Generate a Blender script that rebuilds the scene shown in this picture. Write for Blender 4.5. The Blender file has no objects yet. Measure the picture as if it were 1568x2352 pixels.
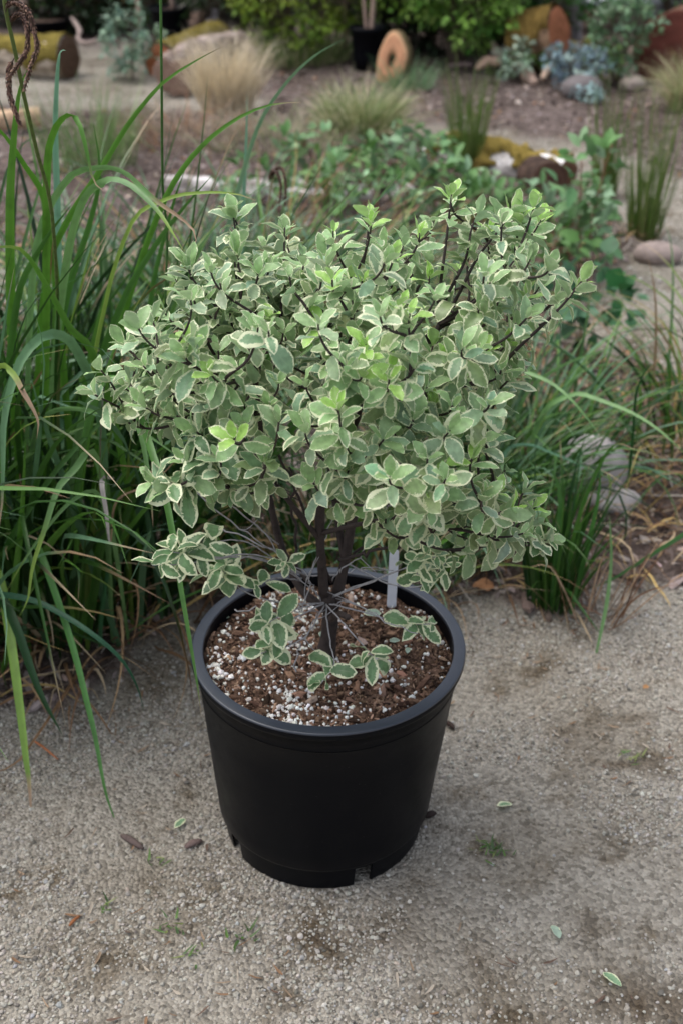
import bpy, math
import numpy as np
rng = np.random.default_rng(11)
R = math.radians
S = bpy.context.scene
C = S.collection

# ------------------------------------------------------------ camera
CAM_Z, PITCH, FPX = 1.47, R(30.5), 2744.0
cd = bpy.data.cameras.new('camera'); cam = bpy.data.objects.new('camera', cd); C.objects.link(cam)
cam.location = (0, 0, CAM_Z); cam.rotation_euler = (math.pi/2 - PITCH, 0, 0)
cd.sensor_fit = 'VERTICAL'; cd.sensor_height = 36; cd.lens = 42.0
cd.clip_start = 0.05; cd.clip_end = 400
cd.dof.use_dof = True; cd.dof.focus_distance = 1.55; cd.dof.aperture_fstop = 4.6
S.camera = cam
# ------------------------------------------------------------ world, sun, exposure
SUN_EL, SUN_AZ = R(66), R(-75)      # azimuth measured clockwise from +Y : high, from beyond the plants and a little left
w = bpy.data.worlds.new('World'); S.world = w; w.use_nodes = True
nt = w.node_tree; bg = nt.nodes['Background']
sky = nt.nodes.new('ShaderNodeTexSky'); sky.sky_type = 'NISHITA'; sky.sun_disc = False
sky.sun_elevation = SUN_EL; sky.sun_rotation = SUN_AZ; sky.air_density = 1.0; sky.dust_density = 4.0; sky.ozone_density = 1.0
hs = nt.nodes.new('ShaderNodeHueSaturation'); hs.inputs['Saturation'].default_value = 0.5
nt.links.new(sky.outputs[0], hs.inputs['Color']); nt.links.new(hs.outputs[0], bg.inputs[0])
bg.inputs[1].default_value = 0.15
sd = bpy.data.lights.new('sun', 'SUN'); so = bpy.data.objects.new('sun', sd); C.objects.link(so)
sd.energy = 0.8; sd.angle = R(70); sd.color = (1.0, 0.97, 0.92)
so.rotation_euler = (math.pi/2 - SUN_EL, 0, -SUN_AZ + math.pi)
S.view_settings.view_transform = 'Standard'; S.view_settings.look = 'None'
S.view_settings.gamma = 1; S.view_settings.exposure = 0.8
S.cycles.max_bounces = 6; S.cycles.diffuse_bounces = 4; S.cycles.glossy_bounces = 2
S.cycles.transmission_bounces = 4; S.cycles.transparent_max_bounces = 4
S.cycles.caustics_reflective = False; S.cycles.caustics_refractive = False

# ------------------------------------------------------------ maths helpers
cp, sp = math.cos(PITCH), math.sin(PITCH)
def G(px, py, z=0.0):
    a = (px-784)/FPX; b = -(py-1176)/FPX
    t = (z-CAM_Z)/(-sp + b*cp)
    return np.array([a*t, t*(cp + b*sp), z])
def Y(px, py, y):
    a = (px-784)/FPX; b = -(py-1176)/FPX
    t = y/(cp + b*sp)
    return np.array([a*t, y, CAM_Z + t*(-sp + b*cp)])
def proj(P):
    P = np.atleast_2d(P); dy = P[:, 1]; dz = P[:, 2]-CAM_Z
    t = dy*cp - dz*sp; u = dy*sp + dz*cp
    return np.stack([784 + FPX*P[:, 0]/t, 1176 - FPX*u/t], 1)
def norm(v):
    v = np.asarray(v, float); return v/(np.linalg.norm(v, axis=-1, keepdims=True)+1e-12)
def _h(i, j, s):
    n = (i.astype(np.int64)*374761393 + j.astype(np.int64)*668265263 + s*982451653) & 0x7fffffff
    n = ((n ^ (n >> 13))*1274126177) & 0x7fffffff
    return ((n ^ (n >> 16)) & 0xffff)/65535.0
def vn(x, y, s=0):
    x = np.asarray(x, float); y = np.asarray(y, float)
    i = np.floor(x); j = np.floor(y); f = x-i; g = y-j
    f = f*f*(3-2*f); g = g*g*(3-2*g); i = i.astype(np.int64); j = j.astype(np.int64)
    return (_h(i, j, s)*(1-f)+_h(i+1, j, s)*f)*(1-g) + (_h(i, j+1, s)*(1-f)+_h(i+1, j+1, s)*f)*g
def fbm(x, y, s=0, o=4):
    r = 0; a = .5
    for k in range(o):
        r = r + a*vn(x*2**k, y*2**k, s+k*17); a *= .5
    return r/(1-.5**o)
def in_poly(P, poly):
    x, y = P[:, 0], P[:, 1]; c = np.zeros(len(P), bool); n = len(poly)
    for i in range(n):
        x0, y0 = poly[i]; x1, y1 = poly[(i+1) % n]
        k = ((y0 > y) != (y1 > y))
        with np.errstate(divide='ignore', invalid='ignore'):
            xi = (x1-x0)*(y-y0)/(y1-y0+1e-12)+x0
        c ^= (k & (x < xi))
    return c
def spline(pts, n):
    P = np.asarray(pts, float)
    if len(P) == 2: return P[0] + (P[1]-P[0])*np.linspace(0, 1, n)[:, None]
    d = np.r_[0, np.cumsum(np.linalg.norm(np.diff(P[:, :3], axis=0), axis=1)**.5)]
    M = np.zeros_like(P)
    M[1:-1] = (P[2:]-P[:-2])/(d[2:]-d[:-2])[:, None]
    M[0] = (P[1]-P[0])/(d[1]-d[0]); M[-1] = (P[-1]-P[-2])/(d[-1]-d[-2])
    ts = np.linspace(0, d[-1], n); out = np.zeros((n, P.shape[1]))
    k = np.clip(np.searchsorted(d, ts, side='right')-1, 0, len(P)-2)
    h = (d[k+1]-d[k])[:, None]; s = ((ts-d[k])/(d[k+1]-d[k]))[:, None]
    return (2*s**3-3*s**2+1)*P[k] + (s**3-2*s**2+s)*h*M[k] + (-2*s**3+3*s**2)*P[k+1] + (s**3-s**2)*h*M[k+1]

# ------------------------------------------------------------ object helpers
def tag(o, label=None, cat=None, group=None, kind=None):
    if label: o['label'] = label
    if cat: o['category'] = cat
    if group: o['group'] = group
    if kind: o['kind'] = kind
    return o
def thing(name, loc, label, cat, group=None, kind=None):
    o = bpy.data.objects.new(name, None); C.objects.link(o); o.location = tuple(float(v) for v in loc)
    o.empty_display_size = .05
    return tag(o, label, cat, group, kind)
class Buf:
    def __init__(s): s.V = []; s.F = {3: [], 4: []}; s.U = []; s.K = []; s.n = 0
    def add(s, V, F, col=None, uv=None):
        V = np.asarray(V, float).reshape(-1, 3)
        for f in (F if isinstance(F, list) else [F]):
            f = np.asarray(f, int); s.F[f.shape[1]].append(f + s.n)
        s.V.append(V); m = len(V)
        c = np.ones((m, 4)) if col is None else np.broadcast_to(np.asarray(col, float), (m, 4)) if np.ndim(col) == 1 else np.asarray(col, float)
        s.K.append(c); s.U.append(np.zeros((m, 2)) if uv is None else np.asarray(uv, float)); s.n += m
        return s
    def inst(s, T, M, P, col=None):
        """copies of template T=(V,F,uv) with matrices M (N,3,3) and positions P (N,3)"""
        V, F, uv = T; N = len(P); m = len(V)
        if N == 0: return s
        W = np.einsum('nij,mj->nmi', M, V) + P[:, None, :]
        F2 = (F[None] + (np.arange(N)*m)[:, None, None]).reshape(-1, F.shape[1])
        c = None if col is None else np.repeat(col, m, axis=0)
        return s.add(W.reshape(-1, 3), F2, c, np.tile(uv, (N, 1)))
    def build(s, name, mat, parent=None, smooth=True, origin=None):
        V = np.concatenate(s.V); 
        if parent is not None:
            off = np.array(parent.location) if parent.parent is None else np.array(parent.location)+np.array(parent.parent.location)
            if parent.type == 'MESH' and parent.parent is not None: off = np.array(parent.parent.location)
            V = V - off
        me = bpy.data.meshes.new(name); me.vertices.add(len(V)); me.vertices.foreach_set('co', V.astype(np.float32).ravel())
        q = np.concatenate(s.F[4]) if s.F[4] else np.zeros((0, 4), int); t = np.concatenate(s.F[3]) if s.F[3] else np.zeros((0, 3), int)
        L = np.r_[q.ravel(), t.ravel()].astype(np.int32)
        me.loops.add(len(L)); me.loops.foreach_set('vertex_index', L)
        me.polygons.add(len(q)+len(t))
        st = np.r_[np.arange(len(q))*4, len(q)*4+np.arange(len(t))*3].astype(np.int32)
        me.polygons.foreach_set('loop_start', st)
        a = me.color_attributes.new('Col', 'FLOAT_COLOR', 'POINT'); a.data.foreach_set('color', np.concatenate(s.K).astype(np.float32).ravel())
        u = me.uv_layers.new(name='UVMap'); u.data.foreach_set('uv', np.concatenate(s.U)[L].astype(np.float32).ravel())
        me.update(calc_edges=True); me.validate()
        me.polygons.foreach_set('use_smooth', np.full(len(me.polygons), smooth))
        for mm in (mat if isinstance(mat, (list, tuple)) else [mat]): me.materials.append(mm)
        o = bpy.data.objects.new(name, me); C.objects.link(o)
        if parent is not None: o.parent = parent
        return o
def tube_arrays(P, rad, sides=6, cap=True):
    P = np.asarray(P, float); n = len(P); rad = np.broadcast_to(rad, (n,))
    T = norm(np.gradient(P, axis=0)); ref = np.array([0.31, 0.2, 0.93]) if abs(T[0][2]) < .9 else np.array([1., .1, 0])
    A = norm(np.cross(T, ref)); B = np.cross(T, A)
    th = np.arange(sides)/sides*2*math.pi
    V = P[:, None] + rad[:, None, None]*(A[:, None]*np.cos(th)[None, :, None] + B[:, None]*np.sin(th)[None, :, None])
    i = np.arange(n-1)[:, None]*sides; j = np.arange(sides)[None]; k = (j+1) % sides
    F = np.stack([i+j, i+k, i+k+sides, i+j+sides], -1).reshape(-1, 4)
    V = V.reshape(-1, 3)
    if cap:
        V = np.vstack([V, P[0], P[-1]]); a = n*sides
        jj = np.arange(sides); kk = (jj+1) % sides
        t = np.vstack([np.stack([kk, jj, np.full(sides, a)], 1), np.stack([jj+(n-1)*sides, kk+(n-1)*sides, np.full(sides, a+1)], 1)])
        return V, [F, t]
    return V, [F]
def lathe(prof, cx, cy, seg=96):
    prof = np.asarray(prof, float); n = len(prof); th = np.arange(seg)/seg*2*math.pi
    V = np.stack([cx+prof[:, 0:1]*np.cos(th), cy+prof[:, 0:1]*np.sin(th), np.repeat(prof[:, 1:2], seg, 1)], -1).reshape(-1, 3)
    i = np.arange(n-1)[:, None]*seg; j = np.arange(seg)[None]; k = (j+1) % seg
    F = np.stack([i+j, i+k, i+k+seg, i+j+seg], -1)
    return V, F            # F shaped (n-1, seg, 4)

# ------------------------------------------------------------ materials
def newmat(name):
    m = bpy.data.materials.new(name); m.use_nodes = True
    n = m.node_tree.nodes; return m, n, m.node_tree.links, n['Principled BSDF'], n['Material Output']
def attr_mat(name, rough=.55, spec=.4, trans=0.0, nscale=60, namp=.25, bscale=0, bstr=.0, bdist=.001, twotone=None):
    """colour from the mesh attribute Col, gentle noise on it, optional bump and translucency"""
    m, n, l, b, out = newmat(name)
    at = n.new('ShaderNodeAttribute'); at.attribute_name = 'Col'
    tc = n.new('ShaderNodeTexCoord'); nz = n.new('ShaderNodeTexNoise'); nz.inputs['Scale'].default_value = nscale; nz.inputs['Detail'].default_value = 4
    l.new(tc.outputs['Object'], nz.inputs['Vector'])
    mr = n.new('ShaderNodeMapRange'); mr.inputs['From Min'].default_value = .25; mr.inputs['From Max'].default_value = .5
    mr.inputs['To Min'].default_value = 1-namp; mr.inputs['To Max'].default_value = 1+namp
    l.new(nz.outputs['Fac'], mr.inputs['Value'])
    mx = n.new('ShaderNodeMix'); mx.data_type = 'RGBA'; mx.blend_type = 'MULTIPLY'; mx.inputs[0].default_value = 1
    l.new(at.outputs['Color'], mx.inputs[6]); l.new(mr.outputs[0], mx.inputs[7])
    col = mx.outputs[2]
    l.new(col, b.inputs['Base Color']); b.inputs['Roughness'].default_value = rough; b.inputs['Specular IOR Level'].default_value = spec
    if bscale:
        n2 = n.new('ShaderNodeTexNoise'); n2.inputs['Scale'].default_value = bscale; n2.inputs['Detail'].default_value = 5
        l.new(tc.outputs['Object'], n2.inputs['Vector'])
        bp = n.new('ShaderNodeBump'); bp.inputs['Strength'].default_value = bstr; bp.inputs['Distance'].default_value = bdist
        l.new(n2.outputs['Fac'], bp.inputs['Height']); l.new(bp.outputs[0], b.inputs['Normal'])
    if trans:
        tr = n.new('ShaderNodeBsdfTranslucent'); ms = n.new('ShaderNodeMixShader'); ms.inputs[0].default_value = trans
        l.new(col, tr.inputs['Color']); l.new(b.outputs[0], ms.inputs[1]); l.new(tr.outputs[0], ms.inputs[2]); l.new(ms.outputs[0], out.inputs['Surface'])
    return m
M_blade = attr_mat('grass_blade', .42, .45, .22, 40, .15)
M_dry = attr_mat('dry_grass', .8, .2, .12, 60, .3)
M_leaf = attr_mat('green_leaf', .5, .35, .22, 50, .2)
M_bark = attr_mat('bark', .8, .3, 0, 90, .35, 220, .7, .002)
M_stem = attr_mat('stem', .6, .3, 0, 120, .3)
M_stone = attr_mat('stone', .85, .3, 0, 25, .22, 160, .6, .003)
M_pebble = attr_mat('pebble', .9, .2, 0, 400, .2)
M_chip = attr_mat('wood_chip', .9, .15, 0, 150, .3, 300, .5, .001)
M_moss = attr_mat('moss', 1.0, .05, 0, 45, .45, 260, 1.0, .012)
M_log = attr_mat('log_bark', .95, .15, 0, 18, .5, 60, 1.0, .012)

def leaf_mat():
    m, n, l, b, out = newmat('variegated_leaf')
    at = n.new('ShaderNodeAttribute'); at.attribute_name = 'Col'
    uv = n.new('ShaderNodeUVMap'); uv.uv_map = 'UVMap'; sx = n.new('ShaderNodeSeparateXYZ'); l.new(uv.outputs[0], sx.inputs[0])
    tc = n.new('ShaderNodeTexCoord')
    nz = n.new('ShaderNodeTexNoise'); nz.inputs['Scale'].default_value = 330; nz.inputs['Detail'].default_value = 3; nz.inputs['Roughness'].default_value = .6
    l.new(tc.outputs['Object'], nz.inputs['Vector'])
    n3 = n.new('ShaderNodeTexNoise'); n3.inputs['Scale'].default_value = 45; n3.inputs['Detail'].default_value = 2
    l.new(tc.outputs['Object'], n3.inputs['Vector'])
    def math_(op, a, c=None, cl=False):
        q = n.new('ShaderNodeMath'); q.operation = op; q.use_clamp = cl
        for i, v in enumerate((a, c)):
            if v is None: continue
            if isinstance(v, (int, float)): q.inputs[i].default_value = v
            else: l.new(v, q.inputs[i])
        return q.outputs[0]
    e = math_('ADD', sx.outputs[0], math_('MULTIPLY', math_('SUBTRACT', nz.outputs['Fac'], .5), 1.0))
    e = math_('ADD', e, math_('MULTIPLY', math_('SUBTRACT', n3.outputs['Fac'], .5), .95))
    e = math_('SUBTRACT', e, at.outputs['Alpha'])
    mask = math_('MULTIPLY', math_('ADD', e, .03), 34, True)       # 0 margin, 1 centre
    cm = n.new('ShaderNodeMix'); cm.data_type = 'RGBA'; cm.inputs[0].default_value = .12
    cm.inputs[6].default_value = (.88, .90, .62, 1); l.new(at.outputs['Color'], cm.inputs[7])
    # centre: streaky two-tone green
    n4 = n.new('ShaderNodeTexNoise'); n4.inputs['Scale'].default_value = 130; n4.inputs['Detail'].default_value = 3
    l.new(tc.outputs['Object'], n4.inputs['Vector'])
    mr = n.new('ShaderNodeMapRange'); mr.inputs['From Min'].default_value = .35; mr.inputs['From Max'].default_value = .7; mr.inputs['To Min'].default_value = .85; mr.inputs['To Max'].default_value = 1.22
    l.new(n4.outputs['Fac'], mr.inputs['Value'])
    mg = n.new('ShaderNodeMix'); mg.data_type = 'RGBA'; mg.blend_type = 'MULTIPLY'; mg.inputs[0].default_value = 1
    l.new(at.outputs['Color'], mg.inputs[6]); l.new(mr.outputs[0], mg.inputs[7])
    # mid rib a touch paler
    rib = math_('MULTIPLY', math_('SUBTRACT', sx.outputs[0], .93), 10, True)
    mb = n.new('ShaderNodeMix'); mb.data_type = 'RGBA'; l.new(math_('MULTIPLY', rib, .35), mb.inputs[0]); l.new(mg.outputs[2], mb.inputs[6]); mb.inputs[7].default_value = (.42, .5, .3, 1)
    mx = n.new('ShaderNodeMix'); mx.data_type = 'RGBA'; l.new(mask, mx.inputs[0]); l.new(cm.outputs[2], mx.inputs[6]); l.new(mb.outputs[2], mx.inputs[7])
    geo = n.new('ShaderNodeNewGeometry')
    bk = n.new('ShaderNodeMix'); bk.data_type = 'RGBA'; l.new(math_('MULTIPLY', geo.outputs['Backfacing'], .45), bk.inputs[0]); l.new(mx.outputs[2], bk.inputs[6]); bk.inputs[7].default_value = (.30, .38, .24, 1)
    l.new(bk.outputs[2], b.inputs['Base Color']); b.inputs['Roughness'].default_value = .36; b.inputs['Specular IOR Level'].default_value = .5
    bp = n.new('ShaderNodeBump'); bp.inputs['Strength'].default_value = .35; bp.inputs['Distance'].default_value = .0008
    l.new(n4.outputs['Fac'], bp.inputs['Height']); l.new(bp.outputs[0], b.inputs['Normal'])
    tr = n.new('ShaderNodeBsdfTranslucent'); l.new(bk.outputs[2], tr.inputs['Color'])
    ms = n.new('ShaderNodeMixShader'); ms.inputs[0].default_value = .33
    l.new(b.outputs[0], ms.inputs[1]); l.new(tr.outputs[0], ms.inputs[2]); l.new(ms.outputs[0], out.inputs['Surface'])
    return m
M_var = leaf_mat()

def pot_mat():
    m, n, l, b, out = newmat('black_plastic')
    tc = n.new('ShaderNodeTexCoord')
    nz = n.new('ShaderNodeTexNoise'); nz.inputs['Scale'].default_value = 9; nz.inputs['Detail'].default_value = 6; nz.inputs['Roughness'].default_value = .65
    l.new(tc.outputs['Object'], nz.inputs['Vector'])
    r1 = n.new('ShaderNodeMapRange'); r1.inputs['From Min'].default_value = .3; r1.inputs['From Max'].default_value = .7; r1.inputs['To Min'].default_value = .3; r1.inputs['To Max'].default_value = .5
    l.new(nz.outputs['Fac'], r1.inputs['Value']); l.new(r1.outputs[0], b.inputs['Roughness'])
    # dust: scattered pale specks and faint scuffs
    mp = n.new('ShaderNodeMapping'); mp.inputs['Scale'].default_value = (1, 1, .35); l.new(tc.outputs['Object'], mp.inputs['Vector'])
    n2 = n.new('ShaderNodeTexNoise'); n2.inputs['Scale'].default_value = 70; n2.inputs['Detail'].default_value = 8; n2.inputs['Roughness'].default_value = .75; l.new(mp.outputs[0], n2.inputs['Vector'])
    r2 = n.new('ShaderNodeMapRange'); r2.inputs['From Min'].default_value = .62; r2.inputs['From Max'].default_value = .8; r2.inputs['To Max'].default_value = .12
    l.new(n2.outputs['Fac'], r2.inputs['Value'])
    vo = n.new('ShaderNodeTexVoronoi'); vo.inputs['Scale'].default_value = 130; l.new(tc.outputs['Object'], vo.inputs['Vector'])
    r3 = n.new('ShaderNodeMapRange'); r3.inputs['From Min'].default_value = .07; r3.inputs['From Max'].default_value = .12; r3.inputs['To Min'].default_value = .5; r3.inputs['To Max'].default_value = 0
    l.new(vo.outputs['Distance'], r3.inputs['Value'])
    gt = n.new('ShaderNodeMath'); gt.operation = 'GREATER_THAN'; gt.inputs[1].default_value = .88
    sx = n.new('ShaderNodeSeparateColor'); l.new(vo.outputs['Color'], sx.inputs[0]); l.new(sx.outputs[0], gt.inputs[0])
    mu = n.new('ShaderNodeMath'); mu.operation = 'MULTIPLY'; l.new(r3.outputs[0], mu.inputs[0]); l.new(gt.outputs[0], mu.inputs[1])
    ad = n.new('ShaderNodeMath'); ad.operation = 'ADD'; l.new(mu.outputs[0], ad.inputs[0]); l.new(r2.outputs[0], ad.inputs[1])
    mx = n.new('ShaderNodeMix'); mx.data_type = 'RGBA'; l.new(ad.outputs[0], mx.inputs[0])
    mx.inputs[6].default_value = (.003, .0035, .0052, 1); mx.inputs[7].default_value = (.10, .095, .088, 1)
    l.new(mx.outputs[2], b.inputs['Base Color']); b.inputs['Specular IOR Level'].default_value = .09
    bp = n.new('ShaderNodeBump'); bp.inputs['Strength'].default_value = .12; bp.inputs['Distance'].default_value = .002
    l.new(nz.outputs['Fac'], bp.inputs['Height']); l.new(bp.outputs[0], b.inputs['Normal'])
    return m
M_pot = pot_mat()
M_rim_sky = pot_mat(); M_rim_sky.name = 'rim_plastic'  # same black plastic; sky reflection painted in as a paler bluish base colour
for q_ in M_rim_sky.node_tree.nodes:
    if q_.type == 'MIX': q_.inputs[6].default_value = (.012, .018, .032, 1)
M_rim_sky.node_tree.nodes['Principled BSDF'].inputs['Specular IOR Level'].default_value = .8

# ------------------------------------------------------------ ground
def W(pts): return [tuple(G(x, y)[:2]) for x, y in pts]
front = W([(-60, 1650), (120, 1640), (235, 1590), (330, 1490), (425, 1420), (520, 1400), (700, 1410), (1000, 1385), (1080, 1362), (1225, 1392), (1290, 1400), (1400, 1345), (1568, 1365), (1700, 1350)])
front = front + [(6, front[-1][1]+.3), (6, -3), (-6, -3), (-6, front[0][1]-.1)]
right = W([(1285, 780), (1330, 830), (1440, 850), (1568, 880), (1900, 930), (2600, 900), (2600, 420), (1568, 415), (1470, 380), (1350, 335), (1150, 302), (960, 288), (900, 300), (960, 335), (1010, 345), (1290, 420), (1330, 450), (1385, 500), (1440, 560), (1445, 600), (1380, 630), (1300, 700)])
patch = W([(-200, 640), (60, 610), (200, 590), (330, 575), (480, 590), (560, 640), (540, 760), (400, 800), (200, 790), (0, 780), (-200, 800)])
lpath = W([(-400, 180), (0, 172), (160, 130), (170, 108), (330, 108), (352, 165), (450, 205), (620, 235), (600, 262), (470, 262), (330, 250), (180, 262), (0, 252), (-400, 255)])
def poly_mask(X, Yy, polys, soft=True):
    P = np.stack([X.ravel(), Yy.ravel()], 1)
    P = P + np.stack([(fbm(P[:, 0]*7, P[:, 1]*7, 5)-.5), (fbm(P[:, 0]*7, P[:, 1]*7, 9)-.5)], 1)*.13*np.clip(P[:, 1:2]/2.5, .6, 2)
    m = np.zeros(len(P), bool)
    for p in polys: m |= in_poly(P, p)
    return m.reshape(X.shape).astype(float)
def gravel_mask(X, Yy): return poly_mask(X, Yy, [front, right, patch, lpath])
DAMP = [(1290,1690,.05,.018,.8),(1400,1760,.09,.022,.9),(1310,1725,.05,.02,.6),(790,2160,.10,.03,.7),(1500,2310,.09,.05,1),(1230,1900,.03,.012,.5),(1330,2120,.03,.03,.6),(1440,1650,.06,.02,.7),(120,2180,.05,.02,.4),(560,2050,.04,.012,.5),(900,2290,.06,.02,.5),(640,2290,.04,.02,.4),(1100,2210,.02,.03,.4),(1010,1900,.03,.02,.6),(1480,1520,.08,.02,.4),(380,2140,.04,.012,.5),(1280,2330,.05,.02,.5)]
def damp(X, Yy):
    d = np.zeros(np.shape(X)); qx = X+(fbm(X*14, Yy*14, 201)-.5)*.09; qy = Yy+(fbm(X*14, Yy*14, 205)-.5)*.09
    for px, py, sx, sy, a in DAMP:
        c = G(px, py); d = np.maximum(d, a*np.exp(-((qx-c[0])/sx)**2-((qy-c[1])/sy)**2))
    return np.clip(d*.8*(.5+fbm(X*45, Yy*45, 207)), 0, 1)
def height(X, Yy, mask):
    h = (fbm(X*3, Yy*3, 21)-.5)*.022*np.clip(Yy/3, .4, 2.5) + (fbm(X*22, Yy*22, 31)-.5)*.006
    b = 1-mask
    h = h + b*(.012 + (fbm(X*9, Yy*9, 41)-.35)*.05 + (fbm(X*40, Yy*40, 51)-.5)*.02)
    return h
def axis(dense_lo, dense_hi, step, lo, hi, g):
    a = list(np.arange(dense_lo, dense_hi, step)); s = step; v = a[-1]
    while v < hi: s *= g; v += s; a.append(v)
    s = step; v = a[0]; pre = []
    while v > lo: s *= g; v -= s; pre.append(v)
    return np.array(pre[::-1] + a)
gx = axis(-.95, .95, .010, -150, 150, 1.035); gy = axis(.85, 2.9, .010, -60, 250, 1.022)
GX, GY = np.meshgrid(gx, gy); GM = gravel_mask(GX, GY)
k = GM.copy()                                   # soften the border a little
for _ in range(2):
    k[1:-1, 1:-1] = (k[1:-1, 1:-1]*2 + k[:-2, 1:-1] + k[2:, 1:-1] + k[1:-1, :-2] + k[1:-1, 2:])/6
GM = k; GZ = height(GX, GY, GM)
_px, _py = -.020, 1.470                         # pot centre: flat spot for it
dd = np.hypot(GX-_px+.008, GY-_py-.016); GZ = GZ*np.clip((dd-.15)/.15, .0, 1)
def ground_z(x, y):
    i = np.clip(np.searchsorted(gx, x)-1, 0, len(gx)-2); j = np.clip(np.searchsorted(gy, y)-1, 0, len(gy)-2)
    f = (x-gx[i])/(gx[i+1]-gx[i]); g = (y-gy[j])/(gy[j+1]-gy[j])
    return (GZ[j, i]*(1-f)+GZ[j, i+1]*f)*(1-g)+(GZ[j+1, i]*(1-f)+GZ[j+1, i+1]*f)*g
def ground_mat():
    m, n, l, b, out = newmat('gravel_and_soil')
    at = n.new('ShaderNodeAttribute'); at.attribute_name = 'Col'; tc = n.new('ShaderNodeTexCoord'); ob = tc.outputs['Object']
    def noise(s, d=4, r=.55):
        q = n.new('ShaderNodeTexNoise'); q.inputs['Scale'].default_value = s; q.inputs['Detail'].default_value = d; q.inputs['Roughness'].default_value = r; l.new(ob, q.inputs['Vector']); return q.outputs['Fac']
    def ramp(v, stops):
        q = n.new('ShaderNodeValToRGB'); l.new(v, q.inputs[0]); e = q.color_ramp.elements
        while len(e) < len(stops): e.new(.5)
        for i, (p, c) in enumerate(stops): e[i].position = p; e[i].color = (*c, 1)
        return q.outputs[0]
    def mix(f, a, c, t='MIX'):
        q = n.new('ShaderNodeMix'); q.data_type = 'RGBA'; q.blend_type = t
        if isinstance(f, float): q.inputs[0].default_value = f
        else: l.new(f, q.inputs[0])
        l.new(a, q.inputs[6]); l.new(c, q.inputs[7]); return q.outputs[2]
    vo = n.new('ShaderNodeTexVoronoi'); vo.inputs['Scale'].default_value = 170; vo.inputs['Randomness'].default_value = 1; l.new(ob, vo.inputs['Vector'])
    sc = n.new('ShaderNodeSeparateColor'); l.new(vo.outputs['Color'], sc.inputs[0])
    g1 = ramp(sc.outputs[0], [(0, (.185, .17, .144)), (.35, (.285, .264, .228)), (.7, (.345, .322, .28)), (1, (.42, .394, .345))])
    g2 = ramp(noise(1.7, 6, .6), [(.30, (.58, .53, .46)), (.5, (.96, .95, .93)), (.66, (1.08, 1.07, 1.06))])
    g3 = ramp(noise(7, 6, .7), [(.34, (.5, .44, .37)), (.47, (.98, .97, .96)), (.7, (1.08, 1.08, 1.08))])
    gr = mix(1.0, mix(1.0, g1, g2, 'MULTIPLY'), g3, 'MULTIPLY')
    s1 = ramp(noise(26, 8, .75), [(.3, (.04, .03, .025)), (.47, (.105, .082, .072)), (.58, (.19, .155, .14)), (.72, (.33, .285, .26))])
    s2 = ramp(noise(2.2, 4), [(.3, (.6, .55, .5)), (.6, (1.1, 1.06, 1.08))])
    so_ = mix(1.0, s1, s2, 'MULTIPLY')
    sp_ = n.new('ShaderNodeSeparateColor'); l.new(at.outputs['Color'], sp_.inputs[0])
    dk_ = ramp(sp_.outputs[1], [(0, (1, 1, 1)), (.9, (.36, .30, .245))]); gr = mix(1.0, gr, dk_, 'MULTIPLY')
    l.new(mix(sp_.outputs[0], so_, gr), b.inputs['Base Color'])
    b.inputs['Roughness'].default_value = .95; b.inputs['Specular IOR Level'].default_value = .15
    ad = n.new('ShaderNodeMath'); ad.operation = 'MULTIPLY'; l.new(vo.outputs['Distance'], ad.inputs[0]); ad.inputs[1].default_value = -1.2
    a2 = n.new('ShaderNodeMath'); a2.operation = 'ADD'; l.new(ad.outputs[0], a2.inputs[0]); l.new(noise(60, 6, .7), a2.inputs[1])
    bp = n.new('ShaderNodeBump'); bp.inputs['Strength'].default_value = .8; bp.inputs['Distance'].default_value = .006
    l.new(a2.outputs[0], bp.inputs['Height']); l.new(bp.outputs[0], b.inputs['Normal'])
    return m
nx, ny = len(gx), len(gy)
ii = (np.arange(ny-1)[:, None]*nx + np.arange(nx-1)[None]).ravel()
gb = Buf(); gb.add(np.stack([GX, GY, GZ], -1).reshape(-1, 3), np.stack([ii, ii+1, ii+1+nx, ii+nx], 1), np.stack([GM.ravel(), damp(GX, GY).ravel(), GM.ravel(), np.ones(GM.size)], 1))
tag(gb.build('ground', ground_mat()), 'pale gravel ground and brown planting soil under everything', 'ground', kind='structure')

# ------------------------------------------------------------ templates
def ico(sub=0):
    t = (1+5**.5)/2
    V = norm(np.array([(-1, t, 0), (1, t, 0), (-1, -t, 0), (1, -t, 0), (0, -1, t), (0, 1, t), (0, -1, -t), (0, 1, -t), (t, 0, -1), (t, 0, 1), (-t, 0, -1), (-t, 0, 1)], float))
    F = np.array([(0,11,5),(0,5,1),(0,1,7),(0,7,10),(0,10,11),(1,5,9),(5,11,4),(11,10,2),(10,7,6),(7,1,8),(3,9,4),(3,4,2),(3,2,6),(3,6,8),(3,8,9),(4,9,5),(2,4,11),(6,2,10),(8,6,7),(9,8,1)])
    for _ in range(sub):
        d = {}; V = list(V); F2 = []
        def mid(a, b):
            kk = (min(a, b), max(a, b))
            if kk not in d: d[kk] = len(V); V.append(norm((V[a]+V[b])/2))
            return d[kk]
        for a, b_, c in F:
            x, y, z = mid(a, b_), mid(b_, c), mid(c, a); F2 += [(a, x, z), (b_, y, x), (c, z, y), (x, y, z)]
        V = np.array(V); F = np.array(F2)
    return V, F
ICO = ico()
def rock_T(seed, flat=.7):
    r = np.random.default_rng(seed); V = ICO[0]*(1+r.uniform(-.28, .28, (12, 1)))*np.array([1, .8, flat]); return V, ICO[1], np.zeros((12, 2))
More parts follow.
